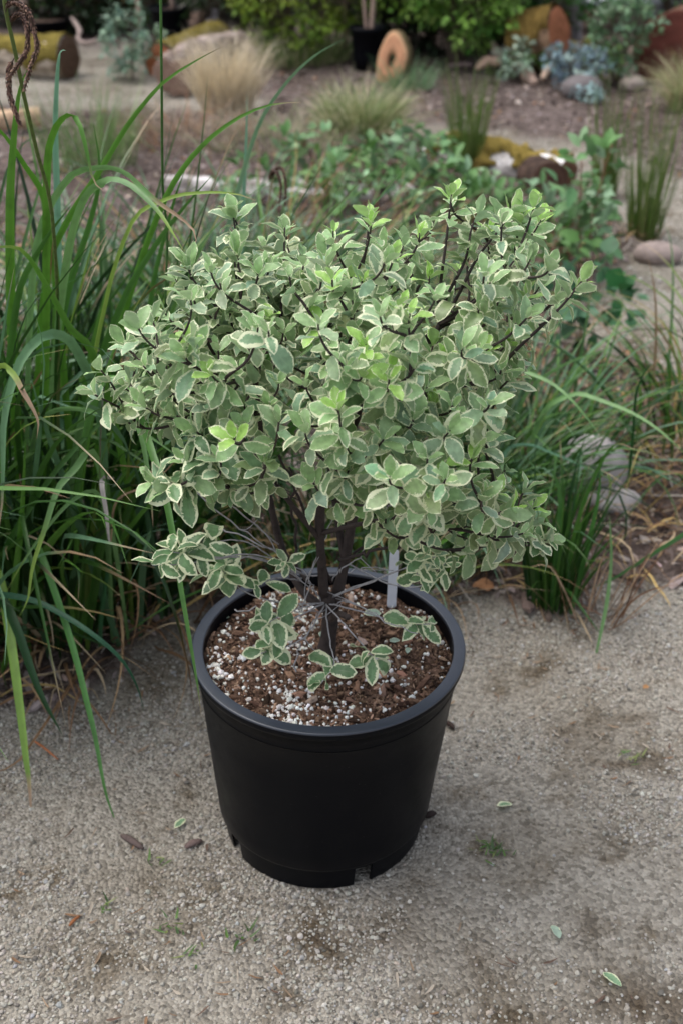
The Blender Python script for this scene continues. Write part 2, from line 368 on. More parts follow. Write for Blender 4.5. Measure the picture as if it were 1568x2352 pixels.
def rand_rot(N, tilt=.4):
    a = rng.uniform(0, 2*math.pi, N); tx = rng.normal(0, tilt, N); ty = rng.normal(0, tilt, N)
    ca, sa = np.cos(a), np.sin(a); Z = np.zeros((N, 3, 3))
    Rz = Z.copy(); Rz[:, 0, 0] = ca; Rz[:, 0, 1] = -sa; Rz[:, 1, 0] = sa; Rz[:, 1, 1] = ca; Rz[:, 2, 2] = 1
    Rx = Z.copy(); Rx[:, 0, 0] = 1; Rx[:, 1, 1] = np.cos(tx); Rx[:, 1, 2] = -np.sin(tx); Rx[:, 2, 1] = np.sin(tx); Rx[:, 2, 2] = np.cos(tx)
    Ry = Z.copy(); Ry[:, 1, 1] = 1; Ry[:, 0, 0] = np.cos(ty); Ry[:, 0, 2] = np.sin(ty); Ry[:, 2, 0] = -np.sin(ty); Ry[:, 2, 2] = np.cos(ty)
    return Ry @ Rx @ Rz
def pal(N, cols, wts=None, jit=.12):
    cols = np.array(cols, float); k = rng.choice(len(cols), N, p=None if wts is None else np.array(wts)/np.sum(wts))
    c = cols[k]*(1+rng.normal(0, jit, (N, 1)))*(1+rng.normal(0, jit*.22, (N, 3)))
    return np.c_[np.clip(c, .005, .95), np.ones(N)]
def scatter_rocks(name, xy, size, cols, wts, mat, label, cat, flat=.7, tilt=.4, sink=.25, zf=None, parent=None, aniso=None):
    b = Buf(); N = len(xy); z = (zf or ground_z)(xy[:, 0], xy[:, 1]); c = pal(N, cols, wts, .07 if name == 'gravel' else .12)
    which = rng.integers(0, 6, N); Rm = rand_rot(N, tilt)
    sc = size[:, None]*(np.ones((1, 3)) if aniso is None else aniso(N))
    M = Rm*sc[:, None, :]; P = np.stack([xy[:, 0], xy[:, 1], z + size*(.5-sink)], 1)
    for q in range(6):
        s = which == q; b.inst(rock_T(100+q, flat), M[s], P[s], c[s])
    o = b.build(name, mat, parent, smooth=False)
    return tag(o, label, cat, kind='stuff') if parent is None else tag(o, kind='stuff')
def samp(n, x0, x1, y0, y1, pred):
    P = np.stack([rng.uniform(x0, x1, n), rng.uniform(y0, y1, n)], 1); return P[pred(P)]
# near gravel
gp = samp(120000, -1.0, 1.0, .85, 2.75, lambda P: (gravel_mask(P[:, 0], P[:, 1]) > .5) & (np.abs(P[:, 0]) < .22+P[:, 1]*.36) & (np.hypot(P[:, 0]-_px+.01, P[:, 1]-_py-.018) > .1655))
dens = fbm(gp[:, 0]*6, gp[:, 1]*6, 77); keep = rng.uniform(size=len(gp)) < np.clip((dens-.36)*4.2, .05, 1)*(1-.65*damp(gp[:, 0], gp[:, 1]))
gp = gp[keep]; sz = np.clip(rng.lognormal(math.log(.0023), .36, len(gp)), .001, .006)
scatter_rocks('gravel', gp, sz, [(.32, .30, .262), (.362, .34, .298), (.272, .255, .222), (.14, .128, .11), (.41, .39, .35), (.305, .305, .30), (.33, .285, .235)], [28, 22, 22, 14, 6, 4, 5], M_pebble, 'loose pale grey and tan gravel over the path around the black pot', 'gravel', .62, .35, .2)
# stones further off in the paths
gp2 = samp(26000, -3.2, 3.6, 2.6, 7.5, lambda P: (gravel_mask(P[:, 0], P[:, 1]) > .5) & (np.abs(P[:, 0]) < .3+P[:, 1]*.33))
scatter_rocks('gravel', gp2, np.clip(rng.lognormal(math.log(.0045), .4, len(gp2)), .002, .012), [(.38, .35, .305), (.46, .43, .38), (.28, .25, .22), (.5, .48, .44)], [3, 3, 2, 1], M_pebble, 'coarser pale gravel on the winding paths behind the shrub', 'gravel', .6, .3, .25)
# bark mulch on the beds
def bed(P): return (gravel_mask(P[:, 0], P[:, 1]) < .5) & (np.abs(P[:, 0]) < .35+P[:, 1]*.36)
mp_ = samp(60000, -3.2, 3.4, 1.5, 8.2, bed)
mp_ = mp_[rng.uniform(size=len(mp_)) < np.clip(3.6/mp_[:, 1], .3, 1)**1.5]
scatter_rocks('bark_mulch', mp_, np.clip(rng.lognormal(math.log(.009), .45, len(mp_)), .003, .03), [(.12, .09, .078), (.20, .16, .145), (.29, .245, .225), (.055, .04, .034), (.40, .33, .27), (.22, .13, .08)], [8, 8, 6, 5, 2, 2], M_chip, 'brown and pinkish bark chips covering the planting beds', 'mulch', .28, .35, .3, aniso=lambda N: np.stack([rng.uniform(.8, 1.9, N), rng.uniform(.4, .9, N), np.ones(N)], 1))

# ------------------------------------------------------------ the big black nursery pot
PX, PY = _px, _py; ZR = .357; RT = .208; RB = .166; NS = 144
pot = thing('plant_pot', (PX, PY, 0), 'large black plastic nursery pot standing on the gravel in front, holding the variegated shrub', 'plant pot')
def rad(z): return RB + (RT-.013-RB)*(z/.33)
prof = [(rad(.0)-.008, .001), (rad(.0)-.002, .0), (rad(.02)-.001, .018), (rad(.04)-.001, .040), (rad(.046)-.001, .046), (rad(.049)+.0042, .0495), (rad(.052)+.005, .053), (rad(.08)+.0045, .08), (rad(.16)+.0045, .16), (rad(.25)+.0045, .25), (rad(.312)+.004, .312), (rad(.316)+.006, .316)]
inner = [(rad(.316)-.001, .312), (rad(.25)-.001, .25), (rad(.16)-.001, .16), (rad(.05)-.004, .06), (rad(.04)-.0045, .040), (rad(.02)-.0045, .018), (rad(0)-.006, .001)]
V, F = lathe(prof, PX, PY, NS); V2, F2 = lathe(inner, PX, PY, NS)
jj = np.arange(NS); notch = np.zeros(NS, bool)
for c in (-67, -147, -3, 60, 115, 165, -107):      # drain slots, degrees around; width about 16 degrees
    if c == -107: continue
    a = (jj+.5)/NS*360; notch |= (np.abs((a-c+180) % 360-180) < 5.4)
bb = Buf()
Fo = [F[i][~notch] if i in (1, 2) else F[i] for i in range(1, len(F))]
bb.add(V, np.concatenate(Fo), (0, 0, 0, 1))
Fi = [F2[i][~notch][:, ::-1] if i in (5, 4) else F2[i][:, ::-1] for i in range(len(F2))]
bb.add(V2, np.concatenate(Fi), (0, 0, 0, 1))
# slot reveals so the wall shows its thickness
for c0 in np.nonzero(notch & ~np.roll(notch, 1))[0].tolist() + np.nonzero(~notch & np.roll(notch, 1))[0].tolist():
    th = c0/NS*2*math.pi; q = []
    for (r, z) in [prof[1], prof[3], inner[4], inner[6]]: q.append((PX+r*math.cos(th), PY+r*math.sin(th), z))
    bb.add(q, np.array([[0, 1, 2, 3]]))
body = bb.build('body', M_pot, pot)
fl, fF = lathe([(.001, .041), (rad(.04)-.005, .041)], PX, PY, NS); Buf().add(fl, fF.reshape(-1, 4)).build('base', M_pot, pot)
rim_prof = [(rad(.30)-.002, .305), (RT-.0185, .33), (RT-.0185, ZR-.004), (RT-.0178, ZR-.0008), (RT-.0170, ZR), (RT-.0160, ZR+.0001), (RT-.0022, ZR+.0001), (RT-.0008, ZR-.0003), (RT, ZR-.0012), (RT+.0004, ZR-.003), (RT+.0006, ZR-.008), (RT+.0004, .347), (RT-.0008, .3435), (RT-.005, .3425), (rad(.316)+.0065, .342), (rad(.316)+.0055, .316)]
V, F = lathe(rim_prof, PX, PY, NS)
rimo = Buf().add(V, F.reshape(-1, 4)[:, ::-1]).build('rim', [M_rim_sky, M_pot], pot)
for p_ in rimo.data.polygons:
    if p_.center.z < ZR-.004: p_.material_index = 1

# ------------------------------------------------------------ potting mix with bark and perlite
ZS = .351
def soil_z(x, y):
    r = np.hypot(x-PX, y-PY)
    return ZS + (fbm(x*18, y*18, 61)-.5)*.022 + (fbm(x*90, y*90, 62)-.5)*.011 + .012*np.clip(1-r/.05, 0, 1) - .004*np.clip((r-.16)/.03, 0, 1) + (y-PY)*.01
rr = np.linspace(0.001, .1905, 90); tt = np.linspace(0, 2*math.pi, 321)[:-1]
RR, TT = np.meshgrid(rr, tt, indexing='ij'); sx_, sy_ = PX+RR*np.cos(TT), PY+RR*np.sin(TT)
SV = np.stack([sx_, sy_, soil_z(sx_, sy_)], -1).reshape(-1, 3)
i = np.arange(89)[:, None]*320; j = np.arange(320)[None]; k = (j+1) % 320
SF = np.stack([i+j, i+320+j, i+320+k, i+k], -1).reshape(-1, 4)
cn = fbm(sx_.ravel()*120, sy_.ravel()*120, 63, 3); c1 = np.array([.035, .021, .015]); c2 = np.array([.17, .105, .075])
sc_ = c1 + (c2-c1)*np.clip((cn-.3)*2.4, 0, 1)[:, None]
# the rim is not quite level and the foot stands a little further back: the pot leans slightly towards the viewer
def lean(V): f = np.clip(V[:, 2]/ZR, 0, 1); V[:, 2] = V[:, 2]*(.373/ZR) + (V[:, 1]-PY)*.010*f; V[:, 1] += .018*(1-f); V[:, 0] -= .010*(1-f); return V
for ch in list(pot.children):
    co = np.empty(len(ch.data.vertices)*3, np.float32); ch.data.vertices.foreach_get('co', co); co = co.reshape(-1, 3)+np.array([PX, PY, 0]); co = lean(co)-np.array([PX, PY, 0])
    ch.data.vertices.foreach_set('co', co.astype(np.float32).ravel()); ch.data.update()
soil = thing('potting_soil', (PX, PY, ZS), 'brown bark potting mix speckled with white perlite inside the black pot', 'potting soil', kind='stuff')
tag(Buf().add(SV, SF, np.c_[sc_, np.ones(len(sc_))]).build('soil_surface', attr_mat('peat', .95, .1, 0, 300, .5, 400, 1, .003), soil), kind='stuff')
def disc(n, rmax=.1875):
    r = np.sqrt(rng.uniform(0, 1, n))*rmax; a = rng.uniform(0, 2*math.pi, n); return np.stack([PX+r*np.cos(a), PY+r*np.sin(a)], 1)
cp_ = disc(7500)
scatter_rocks('bark_crumb', cp_, np.clip(rng.lognormal(math.log(.0020), .45, len(cp_)), .001, .007), [(.10, .06, .04), (.18, .11, .075), (.28, .18, .125), (.035, .02, .014), (.33, .2, .14)], [5, 5, 3, 4, 1], M_chip, None, None, .5, .7, .2, soil_z, soil, lambda N: np.stack([rng.uniform(.9, 2.0, N), rng.uniform(.5, 1, N), np.ones(N)], 1))
bp_ = disc(38)
scatter_rocks('bark_chunk', bp_, rng.uniform(.006, .012, len(bp_)), [(.26, .15, .10), (.36, .22, .16), (.14, .08, .055), (.3, .22, .18)], [4, 2, 3, 2], M_chip, None, None, .45, .5, .2, soil_z, soil, lambda N: np.stack([rng.uniform(.9, 1.6, N), rng.uniform(.5, .9, N), np.ones(N)], 1))
pp = disc(4600); g = fbm(pp[:, 0]*14, pp[:, 1]*14, 64)
bias = np.clip((g-.40)*3.4, .14, 1)*np.clip(1.0-(pp[:, 0]-PX)*2.6-(pp[:, 1]-PY)*1.2, .3, 1.5)
pp = pp[rng.uniform(size=len(pp)) < bias*.85]
scatter_rocks('perlite', pp, np.clip(rng.lognormal(math.log(.0023), .42, len(pp)), .0009, .0056), [(.74, .72, .68), (.66, .63, .58), (.8, .79, .78)], [3, 2, 2], attr_mat('perlite', .8, .3, 0, 500, .08), None, None, .85, .6, .05, soil_z, soil)

# white plant tag
tg = thing('plant_tag', (PX+.12, 1.592, .33), 'blank white plastic plant tag stuck upright in the potting soil at the back right', 'plant tag')
A = Y(899, 1370, 1.592); B = Y(905, 1262, 1.596); wv = np.array([.0075, 0, 0]); th_ = np.array([0, .0008, 0])
ring = []
for f_, wf in ((-.25, 1), (.0, 1), (.8, 1.02), (.95, .95), (1.0, .62)):
    c_ = A+(B-A)*f_; ring.append([c_-wv*wf-th_, c_+wv*wf-th_, c_+wv*wf+th_, c_-wv*wf+th_])
ring = np.array(ring).reshape(-1, 3); ff = []
for q in range(4):
    for e in range(4): ff.append((q*4+e, q*4+(e+1) % 4, q*4+4+(e+1) % 4, q*4+4+e))
ff += [(3, 2, 1, 0), (16, 17, 18, 19)]
Buf().add(ring, np.array(ff), (.78, .80, .86, 1)).build('tag_strip', attr_mat('white_plastic', .4, .4, .1, 60, .06), tg, smooth=False)

# ------------------------------------------------------------ the variegated shrub
def leaf_T(droop, fold, wavy, seed, nl=7, wid=.48, peak=.57, tipr=.80):
    r = np.random.default_rng(seed); us = np.array([-1, -.72, -.38, 0, .38, .72, 1.]); vs = np.linspace(0, 1, nl+1); V = []; U = []
    ph = r.uniform(0, 6, 4)
    for a, v in enumerate(vs):
        hw = wid*.5*(math.sin(math.pi*min(1, v**.9*.5/peak if v < peak else .5+.5*((v-peak)/(1-peak))**1.25)))**tipr
        hw = max(hw, .012 if v < .99 else .004)
        if v < .06: hw = .018
        for u in us:
            hl = hw*(1+.05*math.sin(9*v+ph[0 if u < 0 else 1]))
            x = u*hl; ang = droop*v
            y = v if droop == 0 else math.sin(ang)/droop
            z = -(1-math.cos(ang))/droop if droop else 0
            z += fold*abs(x)+ wavy*math.sin(11*v+ph[2 if u < 0 else 3])*abs(u)**2*hw - .25*fold*abs(u)**3*hw
            V.append((x, y, z)); U.append(((1-abs(u))*min(1, hw/(wid*.5)*1.15), v))
    m = len(us); F = [(a*m+b, a*m+b+1, (a+1)*m+b+1, (a+1)*m+b) for a in range(nl) for b in range(m-1)]
    return np.array(V), np.array(F), np.array(U)
LT = [leaf_T(d, f, wv_, s_) for s_, (d, f, wv_) in enumerate([(.5, .3, .12), (.9, .2, .2), (.25, .45, .1), (1.3, .25, .16), (.7, .1, .26), (.4, .5, .2), (-.25, .35, .12), (1.0, .4, .12), (1.6, .3, .2), (1.2, .5, .3), (.8, .15, .35)])]
def frames(d, up):
    """leaf frames: columns x across, y along d, z towards up"""
    d = norm(d); z = norm(up - (up*d).sum(-1, keepdims=True)*d); x = np.cross(d, z); return np.stack([x, d, z], -1)
class Leaves:
    def __init__(s): s.D = []; s.U = []; s.P = []; s.S = []; s.C = []
    def put(s, P, D, U, sz, col): s.P.append(P); s.D.append(D); s.U.append(U); s.S.append(sz); s.C.append(col)
    def buf(s, temps):
        D = np.array(s.D); U = np.array(s.U); P = np.array(s.P); Z = np.array(s.S); K = np.array(s.C); b = Buf()
        M = frames(D, U)*Z[:, None, None]; w_ = rng.integers(0, len(temps), len(P))
        wf = rng.uniform(.88, 1.2, len(P)); M[:, :, 0] *= wf[:, None]
        for q in range(len(temps)):
            k = w_ == q; b.inst(temps[q], M[k], P[k], K[k])
        return b
def skel(pts): return np.array([Y(*p) for p in pts])
FK = Y(752, 1392, 1.468); BASE = np.array([PX-.003, 1.452, ZS-.01])
BASE = Y(738, 1530, 1.455); BASE[2] = min(BASE[2], ZS+.004); BASE = BASE - np.array([0, 0, .02])
limbs = {
 'a': skel([(745, 1372, 1.468), (735, 1230, 1.462), (742, 1130, 1.45), (790, 1040, 1.42), (825, 945, 1.37), (832, 890, 1.34)]),
 'b': skel([(765, 1400, 1.472), (792, 1290, 1.49), (812, 1180, 1.50), (850, 1090, 1.50), (905, 980, 1.50), (965, 850, 1.50), (1008, 745, 1.49)]),
 'c': skel([(745, 1400, 1.47), (690, 1350, 1.50), (645, 1250, 1.53), (615, 1120, 1.53), (600, 1000, 1.52), (590, 885, 1.51)]),
 'd': skel([(790, 1290, 1.49), (770, 1160, 1.53), (755, 1020, 1.58), (750, 900, 1.60), (745, 760, 1.60)]),
 'e': skel([(735, 1225, 1.462), (820, 1205, 1.42), (950, 1180, 1.37), (1060, 1150, 1.33)]),
 'f': skel([(735, 1240, 1.462), (640, 1120, 1.42), (560, 1010, 1.38), (480, 900, 1.36), (400, 850, 1.36)]),
}
nodes = []; owner = []; par_t = []
for k_, P in limbs.items():
    Q = spline(P, 26); T = norm(np.gradient(Q, axis=0))
    for q in range(4 if k_ in 'abc' else 2, 26): nodes.append(Q[q]); owner.append(k_); par_t.append(T[q])
    limbs[k_] = Q
# manual shoot tips : px, py, y, direction(px dx,dy on picture), young
tips = [
 (540,500,1.60,-.3,0),(545,585,1.52,-.1,0),(658,540,1.66,.05,0),(765,530,1.60,0,1),(852,510,1.55,.1,1),(880,575,1.62,.2,0),(1035,455,1.60,.05,1),(1125,525,1.62,.3,1),
 (1195,500,1.55,.35,1),(1240,505,1.60,.4,1),(1330,650,1.52,.6,1),(1205,675,1.50,.2,1),(1275,690,1.50,.45,0),(432,610,1.50,-.35,0),(592,630,1.46,0,0),(748,605,1.50,.1,0),
 (985,600,1.60,.1,0),(1175,600,1.55,.4,0),(1075,590,1.56,.2,0),(345,755,1.44,-.5,0),(285,790,1.45,-.6,0),(232,850,1.44,-.9,0),(215,905,1.42,-1.1,0),(285,960,1.42,-.9,0),(470,700,1.46,-.2,0),
 (830,855,1.22,.05,1),(775,935,1.20,-.25,1),(900,850,1.25,.3,1),(735,745,1.34,-.1,1),(840,790,1.28,0,1),(650,760,1.44,0,0),(565,760,1.46,-.1,0),(1160,790,1.42,.4,1),(995,785,1.40,.2,1),(1095,800,1.42,.3,0),
 (1035,990,1.28,.5,0),(1100,950,1.30,.6,0),(1085,1050,1.25,.5,1),(1005,1120,1.22,.3,1),(1140,1130,1.30,.8,1),(1175,1170,1.28,.9,1),(1205,1125,1.38,.7,0),(1235,1195,1.36,1,0),(1262,1245,1.40,1.4,0),(1200,1225,1.30,1.2,0),
 (445,985,1.32,-.8,0),(400,950,1.36,-.9,0),(500,1050,1.28,-.6,0),(380,1120,1.28,-1.4,0),(520,1110,1.33,-.5,0),(610,1060,1.27,-.2,0),(560,930,1.33,-.3,0),(640,960,1.28,-.1,0),(700,990,1.25,0,0),
 (720,1110,1.27,-.3,0),(800,1080,1.25,.2,0),(880,1010,1.24,.3,0),(900,1130,1.25,.6,0),(950,960,1.26,.4,0),(640,880,1.34,-.1,0),(820,1150,1.30,.4,0),(1020,700,1.50,.1,0),(1090,700,1.50,.3,0),
 (930,640,1.55,.1,0),(900,720,1.45,.1,0),(820,690,1.44,.05,0),(700,670,1.50,-.1,0),(510,600,1.62,-.3,0),(610,560,1.68,-.1,0),(700,590,1.66,0,0),(990,520,1.68,0,0),(930,560,1.68,0,0),(380,720,1.52,-.4,0),(330,840,1.40,-.7,0),
 (430,830,1.36,-.4,0),(370,890,1.34,-.8,0),(950,1060,1.25,.4,0),(1130,1000,1.38,.7,0),(1150,900,1.42,.6,0),(1060,870,1.36,.3,0),(980,890,1.32,.3,0),(760,830,1.32,0,0),(700,880,1.30,-.1,0),(590,830,1.40,-.1,0),(500,800,1.40,-.3,0),
 (1130,720,1.48,.5,0),(1190,560,1.62,.4,0),(480,910,1.32,-.5,0),(1085,1200,1.33,.9,0),(980,1170,1.30,.7,0),(1160,1080,1.38,.9,0),
 (885,1190,1.30,.3,0),(1000,1215,1.31,.6,0),(1090,1240,1.36,1.0,0),(960,1130,1.24,.5,0),(350,1100,1.30,-1,0),(430,1060,1.30,-.8,0),(330,930,1.36,-.9,0),(1225,1165,1.36,.9,1),(1180,1235,1.33,1.2,0),
]
TP = []
for px, py, y, dx, yg in tips:
    P = Y(px, py, y); D = norm(np.array([dx*.8, -.05+.5*(y-1.5), 1.0 if abs(dx) < 1.1 else .4])); TP.append((P, D, yg))
poly = [(255, 850), (300, 750), (400, 640), (430, 600), (530, 500), (660, 530), (850, 500), (1000, 530), (1045, 480), (1240, 500), (1265, 600), (1320, 650), (1290, 720), (1190, 850), (1150, 950), (1170, 1080), (1245, 1200), (1060, 1200), (900, 1150), (720, 1110), (600, 1040), (450, 1030), (360, 930), (280, 900)]
cen = Y(780, 860, 1.46); cnt = 0
while cnt < 150:
    v = norm(rng.normal(size=3)); r_ = rng.uniform(.45, 1.0)
    if v[2] < -.45: continue
    P = cen + v*np.array([.40, .30, .27])*r_
    q = proj(P)
    if not in_poly(q, poly)[0] or (q[0][1] < 600 and rng.uniform() < .75): continue
    if min(np.linalg.norm(P-t[0]) for t in TP) < .027: continue
    TP.append((P, norm(v*np.array([1, 1, .5])*.5+np.array([0, 0, .95])), 1 if rng.uniform() < .22 else 0)); cnt += 1
ND = np.array(nodes)
order = sorted(range(len(TP)), key=lambda q: np.min(np.linalg.norm(ND-TP[q][0], axis=1)))
nodes = list(nodes); shoots = []
for q in order:
    P, D, yg = TP[q]; N = np.array(nodes); d = P-N; L = np.linalg.norm(d, axis=1)
    al = (d*D).sum(1)/(L+1e-6); cost = L + .35*np.clip(.75-al, 0, 2)*1.0 + 10*(L < .05) + .2*np.clip(.45*L-(d[:, 2]), 0, 1)
    k = int(np.argmin(cost)); T0 = par_t[k]; L0 = L[k]
    t0 = norm(.5*T0+norm(d[k])*.8)
    s_ = np.linspace(0, 1, 16)[:, None]
    Q = (2*s_**3-3*s_**2+1)*N[k] + (s_**3-2*s_**2+s_)*L0*t0 + (-2*s_**3+3*s_**2)*P + (s_**3-s_**2)*L0*D*1.25
    Q = Q + (np.sin(s_*math.pi)*rng.normal(0, .03*L0, 3)) + np.sin(s_*math.pi*3)*rng.normal(0, .008*L0, 3)
    T = norm(np.gradient(Q, axis=0)); shoots.append((Q, T, yg, owner[k]))
    for e in (5, 8, 11): nodes.append(Q[e]); owner.append(owner[k]); par_t.append(T[e])
J1, J2 = (1008, 745, 1.49), (590, 885, 1.51)
for ow, yg, pth in [('b', 1, [J1, (1012, 640, 1.50), (1025, 540, 1.52), (1036, 448, 1.54)]), ('b', 0, [J1, (1045, 640, 1.50), (1075, 560, 1.52), (1100, 490, 1.55)]), ('b', 1, [J1, (1070, 640, 1.50), (1120, 560, 1.53), (1175, 478, 1.56)]),
                    ('b', 1, [J1, (1090, 690, 1.49), (1160, 620, 1.50), (1205, 540, 1.53), (1228, 470, 1.55)]), ('b', 0, [J1, (1060, 715, 1.47), (1130, 660, 1.45), (1185, 590, 1.46)]), ('b', 1, [(965, 850, 1.50), (1090, 880, 1.42), (1210, 780, 1.40), (1290, 700, 1.42), (1338, 640, 1.44)]),
                    ('c', 0, [J2, (520, 850, 1.50), (460, 745, 1.49), (432, 605, 1.50)]), ('c', 0, [J2, (560, 790, 1.51), (550, 680, 1.52), (545, 560, 1.54)]), ('c', 0, [J2, (588, 790, 1.50), (590, 700, 1.49), (590, 615, 1.49)]), ('c', 0, [J2, (605, 810, 1.50), (640, 740, 1.50), (672, 660, 1.52)]),
                    ('d', 1, [(750, 860, 1.60), (800, 720, 1.58), (835, 600, 1.58), (850, 490, 1.60)]), ('d', 0, [(745, 760, 1.60), (732, 670, 1.58), (742, 590, 1.57)]), ('f', 0, [(400, 850, 1.36), (372, 810, 1.37), (350, 735, 1.40)]), ('c', 0, [(560, 800, 1.51), (552, 640, 1.56), (535, 490, 1.60)]),
                    ('c', 0, [(645, 740, 1.50), (652, 640, 1.57), (655, 520, 1.62)]), ('d', 0, [(745, 760, 1.60), (880, 690, 1.60), (925, 560, 1.62)]), ('a', 1, [(832, 890, 1.34), (828, 860, 1.31), (826, 820, 1.28)])]:
    Q = spline(skel(pth), 16) + np.sin(np.linspace(0, 9, 16))[:, None]*rng.normal(0, .0015, 3); shoots.append((Q, norm(np.gradient(Q, axis=0)), yg, ow))
BARE = [(1040, 680, 62), (1005, 735, 45), (590, 830, 48), (495, 800, 40), (455, 735, 24), (640, 760, 30), (825, 985, 30), (1075, 610, 30), (735, 700, 20), (815, 660, 22), (550, 1010, 40), (1010, 590, 22)]
def bare(P):
    q = proj(P)[0]; return any(math.hypot(q[0]-x, q[1]-y) < r_ for x, y, r_ in BARE) and rng.uniform() < .72
shrub = thing('variegated_shrub', BASE+np.array([0, 0, .016]), 'bushy shrub with dark stems and cream edged grey green leaves in the black pot', 'shrub')
DK = (.035, .026, .024, 1); GY_ = (.27, .26, .27, 1)
tb = Buf()
tb.add(*tube_arrays(spline([BASE, BASE+(FK-BASE)*.35+np.array([.004, 0, 0]), FK+np.array([.004, 0, -.02]), FK+np.array([-.001, 0, .02])], 14), np.linspace(.0155, .0098, 14)*(1+.07*np.sin(np.arange(14)*1.7)), 12), col=DK)
st_ = Y(800, 1418, 1.425); tb.add(*tube_arrays(spline([FK+np.array([0, 0, -.03]), (FK+st_)/2+np.array([0, 0, -.004]), st_], 6), np.linspace(.006, .0045, 6), 8), col=(.06, .045, .04, 1))
trunk = tb.build('trunk', M_bark, shrub)
thick = {'a': (.0078, .0034), 'b': (.0085, .0036), 'c': (.007, .0034), 'd': (.0055, .003), 'e': (.0042, .0022), 'f': (.0042, .0022)}
leafs = {k_: Leaves() for k_ in limbs}; young = {k_: Leaves() for k_ in limbs}; wood = {k_: Buf() for k_ in limbs}
for k_, Q in limbs.items():
    r0, r1 = thick[k_]; wood[k_].add(*tube_arrays(Q, np.linspace(r0, r1, 26)*(1+.08*rng.normal(size=26)), 8), col=DK)
GA = 2.39996
def leaf_shoot(Lv, Yv, Q, T, yg, leafed=.13, sizes=(.027, .037), step=.0074, droop=1.0, maxn=30, dark=0):
    seg = np.r_[0, np.cumsum(np.linalg.norm(np.diff(Q, axis=0), axis=1))]; tot = seg[-1]; ph = rng.uniform(0, 6.28)
    shade = rng.uniform(.82, 1.18); smul = rng.uniform(.85, 1.12); n = 0; dist = 0.0
    while dist < min(leafed, tot*.93) and n < maxn:
        s_ = tot-dist; P = np.array([np.interp(s_, seg, Q[:, c]) for c in range(3)]); t = norm(np.array([np.interp(s_, seg, T[:, c]) for c in range(3)]))
        a = ph + n*GA; ref = norm(np.cross(t, [0.2, .9, .3])); rf = np.cross(t, ref); rad_ = ref*math.cos(a)+rf*math.sin(a)
        f = min(1, n/9.0); spread = R(24 + 62*f**.75 + rng.normal(0, 11)) * (1 if n > 2 else .8)
        D = t*math.cos(spread)+rad_*math.sin(spread); D = D + np.array([0, 0, -.05])*f*droop + rng.normal(0, .10, 3)
        U = t*math.sin(spread) - rad_*math.cos(spread) + np.array([0, 0, .15]) + rng.normal(0, .18, 3)
        sz = (sizes[0] + (sizes[1]-sizes[0])*min(1, n/5))*smul*rng.uniform(.68, 1.22)
        if n < 3 and yg: sz *= .8+.08*n
        if n > 2 and bare(P+D*sz*.5): n += 1; dist += step; continue
        if n < (8 if yg else 3):
            c = np.array([.38, .62, .15]) if yg else np.array([.33, .50, .22]); m_ = .12
            if n >= 4: c = np.array([.33, .52, .23]); m_ = .22
            Yv.put(P+rad_*.0012, D, U, sz, np.r_[c*rng.uniform(.9, 1.12), m_])
        else:
            c = np.array([.30, .44, .255]) if f < .7 else np.array([.285, .41, .19]); c = c*(1-.25*dark)
            Lv.put(P+rad_*.0015, D, U, sz, np.r_[np.clip(c*shade*(1+rng.normal(0, .09, 3)*.6), .02, .6), np.clip(rng.normal(.25, .13), .02, .6)])
        n += 1; dist += step*(.35 if n < 4 else .8 if n < 7 else 1.12)*rng.uniform(.7, 1.3)
for Q, T, yg, ow in shoots:
    L0 = np.linalg.norm(np.diff(Q, axis=0), axis=1).sum()
    wood[ow].add(*tube_arrays(Q, np.linspace(.0018+.006*min(L0, .35), .0012, 16), 6), col=DK if rng.uniform() < .85 else (.07, .05, .045, 1))
    leaf_shoot(leafs[ow], young[ow], Q, T, yg, leafed=rng.uniform(.12, .22))
# low bare grey twigs with their own leaf sprigs over the soil
def sprig(ow, path, n, size=(.032, .042), spread=None, r0=.0013, col=GY_, up=(0, 0, 1), dark=1, yg=0, leafed=.06, face=None):
    Q = spline(skel(path), 22); Q = Q + np.cumsum(rng.normal(0, .0006, (22, 3)), axis=0); T = norm(np.gradient(Q, axis=0))
    wood[ow].add(*tube_arrays(Q, np.linspace(r0, r0*.6, 22), 6), col=col)
    end = Q[-1]; t = T[-1]; ph = rng.uniform(0, 6.28)
    nrm = norm(np.array([0, -.45, .9]) + rng.normal(0, .12, 3)) if face is None else norm(np.array(face, float))
    e1 = norm(np.cross(nrm, [0, 1, .2])); e2 = np.cross(nrm, e1)
    for q in range(n):
        a = ph + q*GA; rd = e1*math.cos(a)+e2*math.sin(a)
        D = rd + nrm*rng.uniform(-.4, .75) + rng.normal(0, .2, 3); U = nrm*1.0 - rd*.2 + rng.normal(0, .4, 3)
        P = end - t*leafed*.6*(q/n) + nrm*.004*(1-q/n)
        sz = rng.uniform(*size)*(.75+.45*min(1, q/max(3, n*.5)))
        c = np.array([.15, .27, .12])*rng.uniform(.85, 1.2)
        leafs[ow].put(P, D, U, sz, np.r_[c, np.clip(rng.normal(.36, .08), .2, .55)])
F0 = (748, 1385, 1.462)
sprig('a', [F0, (680, 1400, 1.40), (640, 1420, 1.37), (612, 1440, 1.355)], 9)
sprig('a', [F0, (650, 1430, 1.40), (612, 1480, 1.352)], 6)
sprig('a', [F0, (690, 1470, 1.38), (600, 1500, 1.345)], 5)
sprig('a', [F0, (755, 1470, 1.40), (765, 1525, 1.36), (735, 1568, 1.335)], 6)
sprig('a', [F0, (790, 1440, 1.38), (850, 1510, 1.36), (843, 1503, 1.352)], 7)
sprig('b', [F0, (830, 1400, 1.44), (920, 1425, 1.42), (985, 1432, 1.40)], 8)
